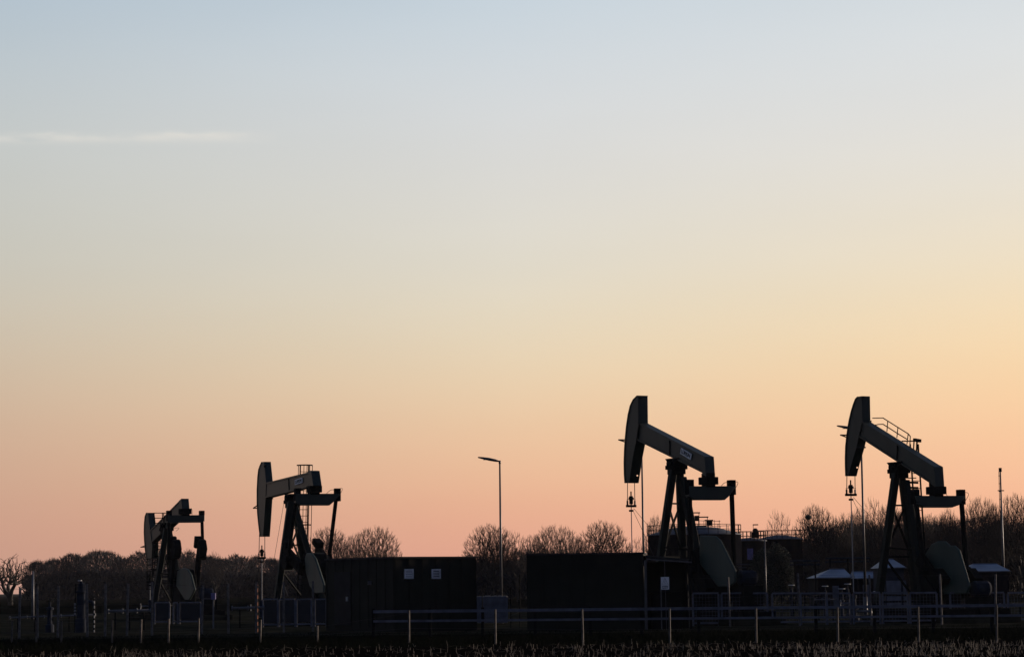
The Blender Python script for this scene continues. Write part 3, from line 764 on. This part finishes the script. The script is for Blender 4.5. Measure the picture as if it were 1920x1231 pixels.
# ------------------------------------------------------------------ masts, poles
def pole(name, label, cat, px, py, Y, r, m, r2=None, extras=None):
    p = at(px, py, Y); t = thing(name, label, cat, (p.x, p.y, 0))
    b = MB(); b.tube([(0, 0, 0), (0, 0, p.z)], r, 10, r2 or r); b.build('pole', m, t, smooth=True)
    if extras: extras(t, p.z)
    return t
def mast_top(t, h):
    b = MB(); b.box((-.09, -.09, h), (.09, .09, h+.28)); b.build('head_box', 'dark_steel', t)
    b = MB()
    b.tube([(-.13, 0, h-4), (-.10, 0, h)], .022, 6)
    for k in range(6): z = h - .3 - k*.55; b.box((-.14, -.02, z), (.04, .02, z+.05))
    b.box((-.22, -.03, h-1.35), (.22, .03, h-1.28)); b.build('cable_duct', 'dark_steel', t)
pole('antenna_mast', 'tall grey mast with a small box on top at the right edge, before the wood', 'mast', 1875.5, 884, 170, .095, 'pole_paint', .05, mast_top)
pole('slim_pole', 'thin pale pole in front of the round evergreen', 'pole', 1434, 1010, 125, .045, 'pole_paint', .03)
pole('slim_pole', 'short dim mast before the far wood at the left, near the spreading oak', 'pole', 62, 1070, 150, .10, 'pipe_grey', .06)

# ------------------------------------------------------------------ storage tanks
def tank(label, px, Y, rad_px, top_y, rail=True, gear=False, mat_='tank_steel'):
    k = Y / FPX; p = at(px, top_y, Y); rad = rad_px*k; h = p.z
    t = thing('storage_tank', label, 'tank', (p.x, p.y, 0), 0, 'storage tanks behind the pumpjacks')
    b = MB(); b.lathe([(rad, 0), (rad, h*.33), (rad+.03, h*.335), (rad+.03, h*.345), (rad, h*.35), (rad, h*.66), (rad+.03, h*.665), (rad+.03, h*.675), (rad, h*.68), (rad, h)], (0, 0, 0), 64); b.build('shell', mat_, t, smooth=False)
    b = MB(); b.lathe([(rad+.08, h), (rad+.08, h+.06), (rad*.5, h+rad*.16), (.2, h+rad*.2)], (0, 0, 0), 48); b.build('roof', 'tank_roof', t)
    if rail:
        b = MB(); n = 28
        for i in range(n):
            a0, a1 = 2*math.pi*i/n, 2*math.pi*(i+1)/n; P0 = Vector((math.cos(a0)*rad, math.sin(a0)*rad, h)); P1_ = Vector((math.cos(a1)*rad, math.sin(a1)*rad, h))
            b.bar(P0, P0 + Vector((0, 0, .85)), .045)
            for z in (.45, .85): b.bar(P0 + Vector((0, 0, z)), P1_ + Vector((0, 0, z)), .04)
        b.build('railing', 'dark_steel', t)
    if gear:
        b = MB(); z = h + rad*.18
        b.box((-.5, -.5, z), (1.0, .5, z+.12))
        for (x0, x1, zz) in ((-.35, .5, 1.15), (.3, 1.2, .78), (.9, 1.6, .5)):
            b.box((x0, -.2, z+zz), (x1, .2, z+zz+.09)); b.bar((x0+.08, 0, z), (x0+.08, 0, z+zz), .05); b.bar((x1-.08, 0, z), (x1-.08, 0, z+zz), .05)
        b.box((.05, -.2, z+.5), (.4, .2, z+.95)); b.box((1.05, -.2, z+.1), (1.5, .2, z+.55))
        for x in (-.4, .0, .4, .8, 1.2, 1.7, 2.1): b.bar((x, -.3, z-.2), (x, -.3, z+.55), .035)
        b.bar((-.5, -.3, z+.55), (2.2, -.3, z+.45), .04); b.bar((-.5, -.3, z+.28), (2.2, -.3, z+.2), .04)
        b.build('roof_platform', 'dark_steel', t)
    return t
tank('largest storage tank with a railed roof platform, behind the pumpjack with the name plate', 1302, 205, 87, 1003, True, True)
tank('storage tank with a railed conical roof behind the round evergreen', 1462, 225, 42, 1011, True, False)
tank('lower storage tank between the largest tank and the round evergreen', 1404, 215, 32, 1014, True, False)
p = at(1402, 1038, 211); t = thing('notice_board', 'pale blue-violet board standing in front of the lower storage tank', 'board', (p.x, p.y-2.2, 0))
b = MB(); b.box((-.25, 0, p.z-.5), (.25, .05, p.z+.45)); b.build('board', 'purple_box', t)
b = MB(); b.box((-.04, .055, 0), (.04, .12, p.z-.2)); b.build('post', 'dark_steel', t)
p = at(1416, 984, 214); t = thing('tank_lamp', 'flat floodlight on a thin stand above the lower storage tank', 'floodlight', (p.x, p.y, at(1416, 1012, 214).z+.2))
hh = p.z - t.location.z
b = MB(); b.bar((-.18, 0, 0), (-.18, 0, hh), .04); b.build('stand', 'dark_steel', t)
b = MB(); b.box((-.2, -.15, hh), (.25, .15, hh+.09)); b.build('lamp_head', 'dark_steel', t)
b = MB(); b.box((-.35, -.2, 0), (.3, .2, .5)); b.lathe([(.2, .5), (.25, .7), (.1, .85)], (0, 0, 0), 10); b.build('valve_block', 'dark_steel', t)

# ------------------------------------------------------------------ site buildings
def hut(label, x0, x1, ridge_y, eave_y, Y, depth=4., hip=True, doors=(), wall='house_wall', ridge=None):
    a = at(x0, eave_y, Y); c = at(x1, eave_y, Y); w = c.x - a.x; he = a.z; hr = at(x0, ridge_y, Y + depth/2).z; ins = w*.28 if hip else 0
    t = thing('site_building', label, 'building', (a.x, Y, 0))
    b = MB(); b.box((.15, .15, 0), (w-.15, depth-.15, he)); b.build('wall', wall, t)
    b = MB(); il, ir = (ridge if ridge else (ins, ins)); mid = depth/2
    b.add([(0, 0, he+.002), (w, 0, he+.002), (w, depth, he+.002), (0, depth, he+.002), (il, mid, hr), (w-ir, mid, hr)], [(0,1,5,4), (1,2,5), (2,3,4,5), (3,0,4), (3,2,1,0)])
    rf = b.build('roof', 'roof_metal', t)
    b = MB(); b.bar((il, mid, hr+.02), (w-ir, mid, hr+.02), .08); b.build('ridge_cap', 'pipe_grey', rf)
    b = MB(); b.bar((0, -.03, he), (w, -.03, he), .06); b.build('gutter', 'pipe_grey', rf)
    for f0, f1, z0, z1 in doors:
        b = MB(); b.box((w*f0, .1, z0*he), (w*f1, .148, z1*he)); b.build('door', 'blue_paint', t)
    return t
hut('low hut with a pale hipped roof, nearest left of the rightmost lamp post', 1529, 1600, 1067, 1083, 150, 5, True, ((.45, .62, .02, .75),), ridge=(1.2, .2))
hut('small hut with a pale eaves strip directly behind the rightmost lamp post', 1605, 1648, 1071, 1084, 148, 3.5, False, ((.3, .6, .02, .8),))
hut('blue-grey plant house framed between the legs of the rightmost pumpjack', 1655, 1700, 1048, 1064, 142, 5, True, ((.15, .75, .1, .7), (.85, .97, .0, .7)), 'valve_blue')
hut('wide low building with a pale roof at the right edge below the mast', 1808, 1896, 1057, 1071, 155, 5, True, ((.2, .35, .02, .8),), ridge=(1.0, .4))
# blue skip between the cabins
p = at(893, 1147, 104); q = at(951, 1147, 104); zt = at(920, 1117, 104).z
t = thing('blue_container', 'low dark blue container in the gap between the two cabins', 'container', (p.x, p.y, 0))
w = q.x - p.x; b = MB(); b.box((0, 0, .1), (w, 2.2, zt))
for k in range(9): x = w*k/8; b.box((x-.03, -.035, .12), (x+.03, -.002, zt-.06))
b.build('body', 'blue_paint', t)
for f0, f1 in ((.28, .45), (.58, .66), (.72, .82)): b = MB(); b.box((w*f0, -.03, zt+.003), (w*f1, .15, zt+.03)); b.build('lid_strip', 'white', t)

# ------------------------------------------------------------------ pipework on the left yard
def pipe(label, x0, y0, x1, y1, Y, r, legs=3, m='pipe_grey', name='pipe_run'):
    a = at(x0, y0, Y); c = at(x1, y1, Y); t = thing(name, label, 'pipe', (a.x, a.y, 0))
    e = c - a; z = a.z; b = MB(); b.tube([(0, 0, z), (e.x, e.y, c.z)], r, 10); b.build('pipe', m, t, smooth=True)
    for k in range(legs):
        f = (k+.5)/legs; b = MB(); b.box((e.x*f-.03, -.03, 0), (e.x*f+.03, .03, z + (c.z-z)*f - r)); b.build('support', 'dark_steel', t)
    for k in range(legs+1): f = k/legs; b = MB(); b.tube([(e.x*f-.02, 0, z+(c.z-z)*f), (e.x*f+.03, 0, z+(c.z-z)*f)], r*1.8, 10); b.build('flange', m, t)
    return t
pipe('long thin pale pipe low across the left yard', 18, 1157, 178, 1151.5, 100, .035, 5)
pipe('shorter thick pale pipe left of the leftmost pumpjack', 203, 1145, 283, 1143.5, 102, .06, 3)
pipe('short pale pipe on supports between the two left pumpjacks', 435, 1139.5, 494, 1138, 105, .06, 2)
def valve_tower():
    p = at(152, 1190, 97); Y = 97; p.z = 0
    t = thing('valve_tower', 'grey-blue column of valves and flanges, tallest thing in the left yard', 'valve tower', p)
    z = lambda y: at(152, y, Y).z
    b = MB(); b.lathe([(.24, 0), (.24, z(1160)), (.18, z(1158)), (.18, z(1112)), (.22, z(1111)), (.22, z(1108)), (.15, z(1106)), (.15, z(1094)), (.06, z(1092)), (.06, z(1088))], (0, 0, 0), 16); b.build('column', 'valve_blue', t)
    b = MB(); b.box((-.13, -.1, z(1089)), (.0, .1, z(1086.5))); b.build('cap_plate', 'white', t)
    b = MB(); b.tube([(.16, 0, z(1125)), (.42, 0, z(1128)), (.5, 0, z(1135))], .07, 8); b.build('branch_pipe', 'valve_blue', t)
    for k in range(4): b = MB(); b.lathe([(.02, -.28), (.045, -.28), (.045, -.22), (.02, -.22)], (0, 0, z(1132 + 6*k)), 8, 'X'); b.build('valve_wheel', 'white', t)
    for s_ in (-1, 1):
        b = MB(); b.bar((s_*.27, 0, z(1190)), (s_*.22, 0, z(1094)), .03); b.build('stay', 'dark_steel', t)
valve_tower()
p = at(93, 1188, 99); p.z = 0; t = thing('valve_stand', 'short dark blue valve stand left of the tall valve column', 'valve', p)
b = MB(); b.lathe([(.18, 0), (.18, .3), (.1, .35), (.1, .9), (.16, .92), (.16, 1.0), (.05, 1.05), (.05, 1.25)], (0, 0, 0), 12); b.build('body', 'valve_blue', t)
b = MB(); b.tube([(.16*math.cos(k*math.pi/6), .16*math.sin(k*math.pi/6), 1.25) for k in range(13)], .015, 5); b.build('handwheel', 'dark_steel', t)
def marker(label, px, py0, py1, Y, m='white', name='marker_post'):
    a = at(px, py1, Y); h = at(px, py0, Y).z; t = thing(name, label, 'post', (a.x, a.y, 0))
    b = MB(); b.tube([(0, 0, 0), (0, 0, h)], .025, 8); b.build('stake', m, t)
    n = 7
    for k in range(n): z = h*(k+.5)/n; b = MB(); b.tube([(0, 0, z), (0, 0, z + h/n*.45)], .029, 8); b.build('band', 'dark_steel', t)
    return t
marker('banded white marker post right of the tall valve column', 176.5, 1121, 1173, 98)
marker('orange marker stake beside the pipe between the two left pumpjacks', 482.5, 1096, 1182, 94, 'orange')
p = at(400, 1117, 104); t = thing('control_box', 'small violet control box on a stand right of the leftmost pumpjack', 'control box', (p.x, p.y, 0))
b = MB(); b.box((-.1, -.06, p.z-.14), (.1, .06, p.z+.14)); b.build('box', 'purple_box', t, bevel=.01)
b = MB(); b.box((-.03, -.03, 0), (.03, .03, p.z-.14)); b.bar((-.45, 0, p.z-.1), (-.1, 0, p.z-.1), .03); b.build('stand', 'pipe_grey', t)
# equipment between the right pumpjacks
def valve_stand(label, px, py_top, Y, r=.07, wheel=True):
    p = at(px, py_top, Y); t = thing('valve_stand', label, 'valve', (p.x, p.y, 0), 0, 'valve stands behind the right safety fences'); h = p.z
    b = MB(); b.lathe([(r*1.4, 0), (r*1.4, .15), (r, .17), (r, h*.55), (r*1.8, h*.56), (r*1.8, h*.62), (r, h*.63), (r, h*.85), (r*.4, h*.86), (r*.4, h)], (0, 0, 0), 10); b.build('body', 'valve_blue', t)
    b = MB(); b.tube([(.15*math.cos(k*math.pi/6), .15*math.sin(k*math.pi/6), h) for k in range(13)], .014, 5); b.build('handwheel', 'plate' if wheel else 'dark_steel', t)
    return t
for px, py, Y, l in ((1547, 1098, 118, 'thin valve stand at the left corner of the hipped hut'), (1578, 1103, 112, 'short valve stand with a pale wheel before the hipped hut'),
                     (1589, 1094, 116, 'taller valve stand just right of the pale wheeled one before the hipped hut'), (1644, 1108, 110, 'small valve stand by the left leg of the rightmost pumpjack'),
                     (1484, 1096, 121, 'valve stand midway between the round evergreen and the hipped hut')): valve_stand(l, px, py, Y)
def pipe_bridge(label, x0, x1, y, Y, nleg=2):
    a = at(x0, y, Y); c = at(x1, y, Y); t = thing('pipe_bridge', label, 'pipe bridge', (a.x, a.y, 0)); w = c.x-a.x; h = a.z
    for k, dz in enumerate((0, .22)): b = MB(); b.tube([(-.3, .1*k, h-dz), (w+.3, .1*k, h-dz)], .06, 8); b.build('pipe', 'valve_blue', t)
    for k in range(nleg): x = w*k/(nleg-1); b = MB(); b.bar((x, 0, 0), (x, 0, h), .09); b.build('leg', 'dark_steel', t)
    return t
pipe_bridge('high dark pipe bridge right of the round evergreen', 1490, 1528, 1051, 150)
pipe_bridge('long dark pipe bridge above the hipped hut roof', 1556, 1622, 1046, 158, 3)
pipe_bridge('dark pipe bridge between the largest tank and the evergreen', 1378, 1402, 1058, 180)
pipe('pale double pipe low behind the blue panels left of the hipped hut', 1528, 1123, 1568, 1123, 105, .03, 3)
pipe('dark pipe run on supports between the round evergreen and the hipped hut', 1455, 1113, 1540, 1113, 120, .06, 4, 'valve_blue')
pipe('low pale pipe behind the blue panels at the right edge', 1850, 1133, 1925, 1132, 103, .035, 3)

# ------------------------------------------------------------------ bare trees
import numpy as np
def grow_tree(seed, H=9., Wd=8., n=1500, base=.2, tip=.011, ex=2.35, rmin=.012, twigs=3, tl=(.25, .6), stems=1, lean=0.):
    """crown points scattered in an uneven dome, each joined to the nearest limb; limb thickness follows what it carries"""
    rnd = random.Random(seed); nr = np.random.RandomState(seed)
    lobes = [(rnd.uniform(0, 6.28), rnd.uniform(-.2, 1.), rnd.uniform(.78, 1.12)) for _ in range(9)]
    def env(a, e):
        v = sum(w * math.exp(-((math.cos(a-la)-1)**2*6 + (e-le)**2*2.5)) for la, le, w in lobes); k = sum(math.exp(-((math.cos(a-la)-1)**2*6 + (e-le)**2*2.5)) for la, le, w in lobes) + .15
        return (v + .15*.9)/k
    cz0, rz_, rx = H*.56, H*.44, Wd/2; pts = []
    while len(pts) < n:
        a, e = rnd.uniform(0, 6.283), math.asin(rnd.uniform(-.75, 1)); r = rnd.random()**.42 * env(a, e)
        lo = .75 if e < 0 else 1
        pts.append((math.cos(a)*math.cos(e)*r*rx, math.sin(a)*math.cos(e)*r*rx, cz0 + math.sin(e)*r*rz_*lo))
    root = np.array([0, 0, H*base]); pts = np.array(pts)
    pts = pts[np.argsort(np.linalg.norm(pts - root, axis=1))]
    N = n + 6; P = np.zeros((N, 3)); par = [-1]*N; pl = np.zeros(N)
    for i in range(6): P[i] = (rnd.gauss(0, .03)*i, rnd.gauss(0, .03)*i, H*base*i/5 - .1); par[i] = i-1
    m = 6
    for q in pts:
        d = P[3:m] - q; c = np.linalg.norm(d, axis=1) + .42*pl[3:m] + (P[3:m, 2] > q[2] + .25)*.8
        j = int(np.argmin(c)) + 3; P[m] = q; par[m] = j; pl[m] = pl[j] + np.linalg.norm(P[j]-q); m += 1
    rad = np.zeros(m); ch = [[] for _ in range(m)]
    for i in range(1, m): ch[par[i]].append(i)
    for i in range(m-1, -1, -1): rad[i] = max(tip**ex, sum(rad[c] for c in ch[i]) if ch[i] else tip**ex*1.5)
    rad = rad**(1/ex)
    tr, cr = MB(), MB()
    def seg(mb, p, q, ra, rb, k_):
        d = (q-p); 
        if d.length < 1e-4: return
        d.normalize(); a = d.cross(Vector((0, 0, 1)) if abs(d.z) < .95 else Vector((1, 0, 0))).normalized(); b_ = d.cross(a); o = len(mb.v)
        for c, r_ in ((p, ra), (q, rb)):
            for k in range(k_): t = 2*math.pi*k/k_; w = c + (a*math.cos(t) + b_*math.sin(t))*r_; mb.v.append((w.x, w.y, w.z))
        for k in range(k_): mb.f.append((o+k, o+(k+1) % k_, o+k_+(k+1) % k_, o+k_+k))
    for i in range(1, m):
        p, q = Vector(P[par[i]]), Vector(P[i]); rb = max(rmin, rad[i]); ra = max(rmin, min(rad[par[i]], rb*1.35)) if par[i] > 5 or i > 5 else rad[par[i]]
        mb = tr if rb > .045 else cr; k_ = 7 if rb > .1 else (5 if rb > .045 else 3)
        mid = p.lerp(q, .5) + Vector((rnd.gauss(0, 1), rnd.gauss(0, 1), rnd.gauss(.3, .6)))*(q-p).length*.09
        seg(mb, p, mid, ra, (ra+rb)/2, k_); seg(mb, mid, q, (ra+rb)/2, rb, k_)
        if rb < .04:
            out_ = (q - Vector((0, 0, H*.3))).normalized()
            for t in range(twigs + (2 if not ch[i] else 0)):
                d = (out_*.8 + (q-p).normalized()*.5 + Vector((rnd.gauss(0, .5), rnd.gauss(0, .5), rnd.gauss(.35, .4)))).normalized(); l = rnd.uniform(*tl)
                b0 = p.lerp(q, rnd.uniform(.3, 1)); k1 = b0 + d*l*.5; k2 = k1 + (d + Vector((rnd.gauss(0, .25), rnd.gauss(0, .25), .25))).normalized()*l*.5
                seg(cr, b0, k1, rmin*.9, rmin*.75, 3); seg(cr, k1, k2, rmin*.75, rmin*.5, 3)
    zs = sorted(v[2] for v in cr.v)[int(len(cr.v)*.998)]; xs = sorted(abs(v[0]) for v in cr.v)[int(len(cr.v)*.985)]
    return tr, cr, zs, xs
def tree_proto(name, seed, twig='twig', **k):
    tr, cr, h, w = grow_tree(seed, **k)
    t = thing(name, 'x', 'tree', (0, 0, 0)); tr.build('trunk', 'bark', t); cr.build('crown', twig, t)
    return t, h, w
PROT = [tree_proto('bare_tree', 31, n=1900),
        tree_proto('bare_tree', 32, n=2100, base=.16, Wd=8.6),
        tree_proto('bare_tree', 33, n=1500, base=.22, Wd=7),
        tree_proto('bare_tree', 34, n=700, base=.22, Wd=6.5, twigs=2),
        tree_proto('bare_tree', 36, n=1800, Wd=6.2, base=.3, tl=(.3, .8)),
        tree_proto('bare_tree', 37, n=1500, Wd=5.6, base=.3, tl=(.35, .9)),
        tree_proto('bare_tree', 35, n=620, base=.14, Wd=9, tip=.034, ex=2.1, rmin=.03, twigs=3)]
used = [False]*len(PROT)
GROUP = 'bare winter trees behind the yard'
def tree(k, px, top_y, width_px, Y, label, rz=None, group=GROUP):
    t, h, w = PROT[k]
    if used[k]: t = copy_tree(t)
    used[k] = True
    g = at(px, top_y, Y); sz = g.z / h; sw = width_px/2*Y/FPX / w
    t.location = (g.x, g.y, 0); t.rotation_euler = (0, 0, random.choice((0, math.pi)) + random.uniform(-.25, .25) if rz is None else rz); t.scale = (sw, sw, sz)
    tag(t, label, 'tree', group); return t
T = [
 (6, 20, 1040, 66, 330, 'spreading bare oak at the left edge of the photo'),
 (0, 618, 990, 84, 270, 'rounded bare tree crown seen behind the right arm of the pumpjack with the caged ladder'),
 (1, 705, 989, 92, 275, 'rounded bare tree rising above the roof of the long cabin'),
 (2, 660, 1003, 50, 300, 'smaller bare tree between the two rounded crowns above the long cabin'),
 (0, 922, 984, 96, 265, 'bare tree with a fanned crown directly left of the lone street lamp'),
 (3, 968, 996, 52, 275, 'slighter bare tree directly right of the lone street lamp'),
 (2, 1003, 1004, 56, 300, 'low bare tree above the left end of the plain cabin'),
 (1, 1040, 986, 92, 270, 'rounded bare tree rising above the middle of the plain cabin'),
 (2, 1082, 1004, 50, 300, 'smaller bare tree in the dip between the two rounded crowns over the plain cabin'),
 (0, 1132, 978, 98, 262, 'rounded bare tree above the plain cabin, left of the pump rod'),
 (3, 1192, 1008, 46, 270, 'low bare tree right of the pump rod over the plain cabin'),
 (2, 1226, 968, 40, 260, 'upright bare tree at the left side of the largest storage tank'),
 (3, 1253, 976, 36, 262, 'narrow bare tree behind the left leg of the pumpjack with the name plate'),
 (3, 1463, 958, 56, 240, 'thin bare tree with open twigs above the railed conical tank'),
 (0, 1530, 948, 80, 238, 'bare tree with a dark ball of mistletoe in its crown'),
 (5, 1578, 967, 80, 245, 'bare tree just left of the rightmost pump rod'),
 (3, 1640, 934, 56, 240, 'taller faint bare tree left of the legs of the rightmost pumpjack'),
 (4, 1612, 956, 62, 250, 'bare tree right behind the rightmost lamp post'),
 (1, 1680, 962, 80, 255, 'bare tree behind the legs of the rightmost pumpjack'),
 (0, 1738, 966, 84, 245, 'bare tree below the tail end of the rightmost pumpjack'),
 (4, 1780, 957, 60, 240, 'bare tree just left of the right arm of the rightmost pumpjack'),
 (1, 1838, 934, 76, 236, 'bare tree between the rightmost pumpjack and the mast'),
 (4, 1866, 949, 60, 242, 'bare tree immediately behind the mast'),
 (0, 1908, 928, 84, 238, 'bare tree at the right edge of the photo, beyond the mast'),
 (2, 1965, 945, 80, 250, 'bare tree cut off by the right edge of the photo'),
 (3, 355, 1028, 30, 420, 'thin bare tree standing up from the far wood between the arms of the leftmost pumpjack'),
 (3, 404, 1034, 34, 410, 'thin bare tree rising from the far wood right of the leftmost pumpjack'),
]
for a in T: tree(*a)
b = MB(); p = at(1515.5, 969, 237); b.lathe([(.05, -.28), (.22, -.18), (.3, 0), (.22, .18), (.05, .27)], p, 10)
ob = b.build('mistletoe', 'evergreen'); tag(ob, 'dark ball of mistletoe hanging in a bare crown left of the rightmost pumpjack', 'mistletoe')

# woods that read as one mass: dense twig scatter built up from many small crowns
def wood(name, label, strip, Y0, Y1, top_fn, n_tw, m, xr, sz=(.4, 1.1), tw=(.012, .03), nc=60):
    rnd = random.Random(hash(name) % 1000 if False else len(label)); b = MB(); crowns = []
    for k in range(nc):
        px = xr[0] + (xr[1]-xr[0])*(k + rnd.random())/nc; Y = rnd.uniform(Y0, Y1); ty = top_fn(px) + rnd.gauss(2, 4 if Y0 > 400 else 9)
        g = at(px, ty, Y); R_ = rnd.uniform(.28, .45)*g.z; crowns.append((g.x, g.y, g.z, R_))
    for k in range(n_tw):
        x, y, h, R_ = crowns[rnd.randrange(nc)]
        a, rr = rnd.uniform(0, 6.283), rnd.random()**.6
        z = rnd.random()**.8; prof = math.sqrt(max(0.0, 1 - max(0, (z-.5)/.5)**2)) * (1 if z > .3 else .9)
        # twigs grow outward and up
        dx, dy = math.cos(a)*rr*R_*prof, math.sin(a)*rr*R_*prof; zz = z*h*.97
        d = Vector((dx*.5/R_, dy*.5/R_, rnd.uniform(.2, 1.1))) + Vector((rnd.gauss(0, .35), rnd.gauss(0, .35), 0)); d.normalize()
        l = rnd.uniform(*sz); w = rnd.uniform(*tw)*(3.2 if z < .6 else 1); s = d.cross(Vector((rnd.gauss(0, 1), rnd.gauss(0, 1), rnd.gauss(0, 1)))).normalized()*w
        p = Vector((x+dx, y+dy, zz)); q = p + d*l
        b.add([p-s, p+s, q+s*.3, q-s*.3], [(0, 1, 2, 3)])
    for x, y, h, R_ in crowns:
        b.tube([(x, y, 0), (x + rnd.gauss(0, .2), y, h*.7)], .12, 5, .03)
    o = b.build(name, m); return tag(o, label, 'wood', kind='stuff')
def lerp_tab(tab):
    def f(x):
        for (x0, y0), (x1, y1) in zip(tab, tab[1:]):
            if x0 <= x <= x1: return y0 + (y1-y0)*(x-x0)/(x1-x0)
        return tab[0][1] if x < tab[0][0] else tab[-1][1]
    return f
ft = lerp_tab([(-60,1078),(45,1072),(62,1060),(90,1054),(105,1047),(120,1041),(150,1042),(165,1036),(190,1033),(230,1036),(270,1034),(340,1035),(360,1040),(400,1044),(480,1047),(540,1052),(700,1054),(1300,1056)])
wood('far_wood', 'dim leafless wood stretching along the horizon on the left', None, 520, 620, ft, 150000, 'twig_far', (55, 1300), (.4, 1.2), (.04, .09), 112)
nt_ = lerp_tab([(1480,1020),(1500,1000),(1560,990),(1640,980),(1800,990),(1840,980),(1960,978)])
wood('near_wood', 'dense brown leafless wood behind the right pumpjack', None, 250, 290, nt_, 62000, 'twig', (1490, 1990), (.5, 1.3), (.014, .03), 44)
lt_ = lerp_tab([(560,1062),(860,1062),(895,1044),(940,1034),(985,1038),(1200,1044),(1220,1025),(1480,1030)])
wood('hedge_wood', 'low dark undergrowth behind the cabins below the rounded crowns', None, 290, 330, lt_, 26000, 'twig_far', (560, 1480), (.5, 1.3), (.03, .06), 60)

# round evergreen by the tanks
p = at(1442, 1011, 170); hgt = p.z; rad = 47*170/FPX
t = thing('evergreen_tree', 'dark round evergreen tree in front of the tanks, behind the thin pale pole', 'tree', (p.x, p.y, 0))
b = MB(); b.tube([(0, 0, 0), (0.05, 0, hgt*.8)], .14, 8, .04); b.build('trunk', 'bark', t)
b = MB(); rnd = random.Random(5); lob = [(rnd.gauss(0, .35), rnd.gauss(0, .35), rnd.uniform(.25, .72)) for _ in range(26)]
for k in range(26000):
    lx, ly, lz = lob[rnd.randrange(26)]
    d = Vector((rnd.gauss(0, 1), rnd.gauss(0, 1), rnd.gauss(0, 1))).normalized()*rnd.random()**.4*.5
    q = Vector((lx + d.x, ly + d.y, 0)); 
    if q.length > 1: q = q.normalized()*rnd.uniform(.9, 1.02)
    z = (lz + d.z*.55)*hgt; z = min(max(z, .2), hgt)
    r_ = rad*math.sqrt(max(.03, 1-((z/hgt-.5)/.52)**2)); c = Vector((q.x*r_, q.y*r_, z))
    u = Vector((rnd.gauss(0, 1), rnd.gauss(0, 1), rnd.gauss(0, 1))).normalized()*.07; v = u.cross(Vector((rnd.gauss(0, 1), rnd.gauss(0, 1), rnd.gauss(0, 1)))).normalized()*.07
    b.add([c-u, c+v*.6, c+u, c-v*.6], [(0, 1, 2, 3)])
b.build('crown', 'evergreen', t)

# ------------------------------------------------------------------ haze of the evening air
b = MB(); b.box((-2600, -400, -1), (2600, 5100, 16)); hz_o = b.build('haze', 'ink'); tag(hz_o, kind='stuff')
hm = bpy.data.materials.new('haze_air'); hm.use_nodes = True; ht = hm.node_tree; ht.nodes.clear()
pv = ht.nodes.new('ShaderNodeVolumePrincipled'); pv.inputs['Color'].default_value = (.86, .84, .9, 1); pv.inputs['Density'].default_value = 4.2e-5
ho = ht.nodes.new('ShaderNodeOutputMaterial'); ht.links.new(pv.outputs[0], ho.inputs['Volume']); hz_o.data.materials[0] = hm
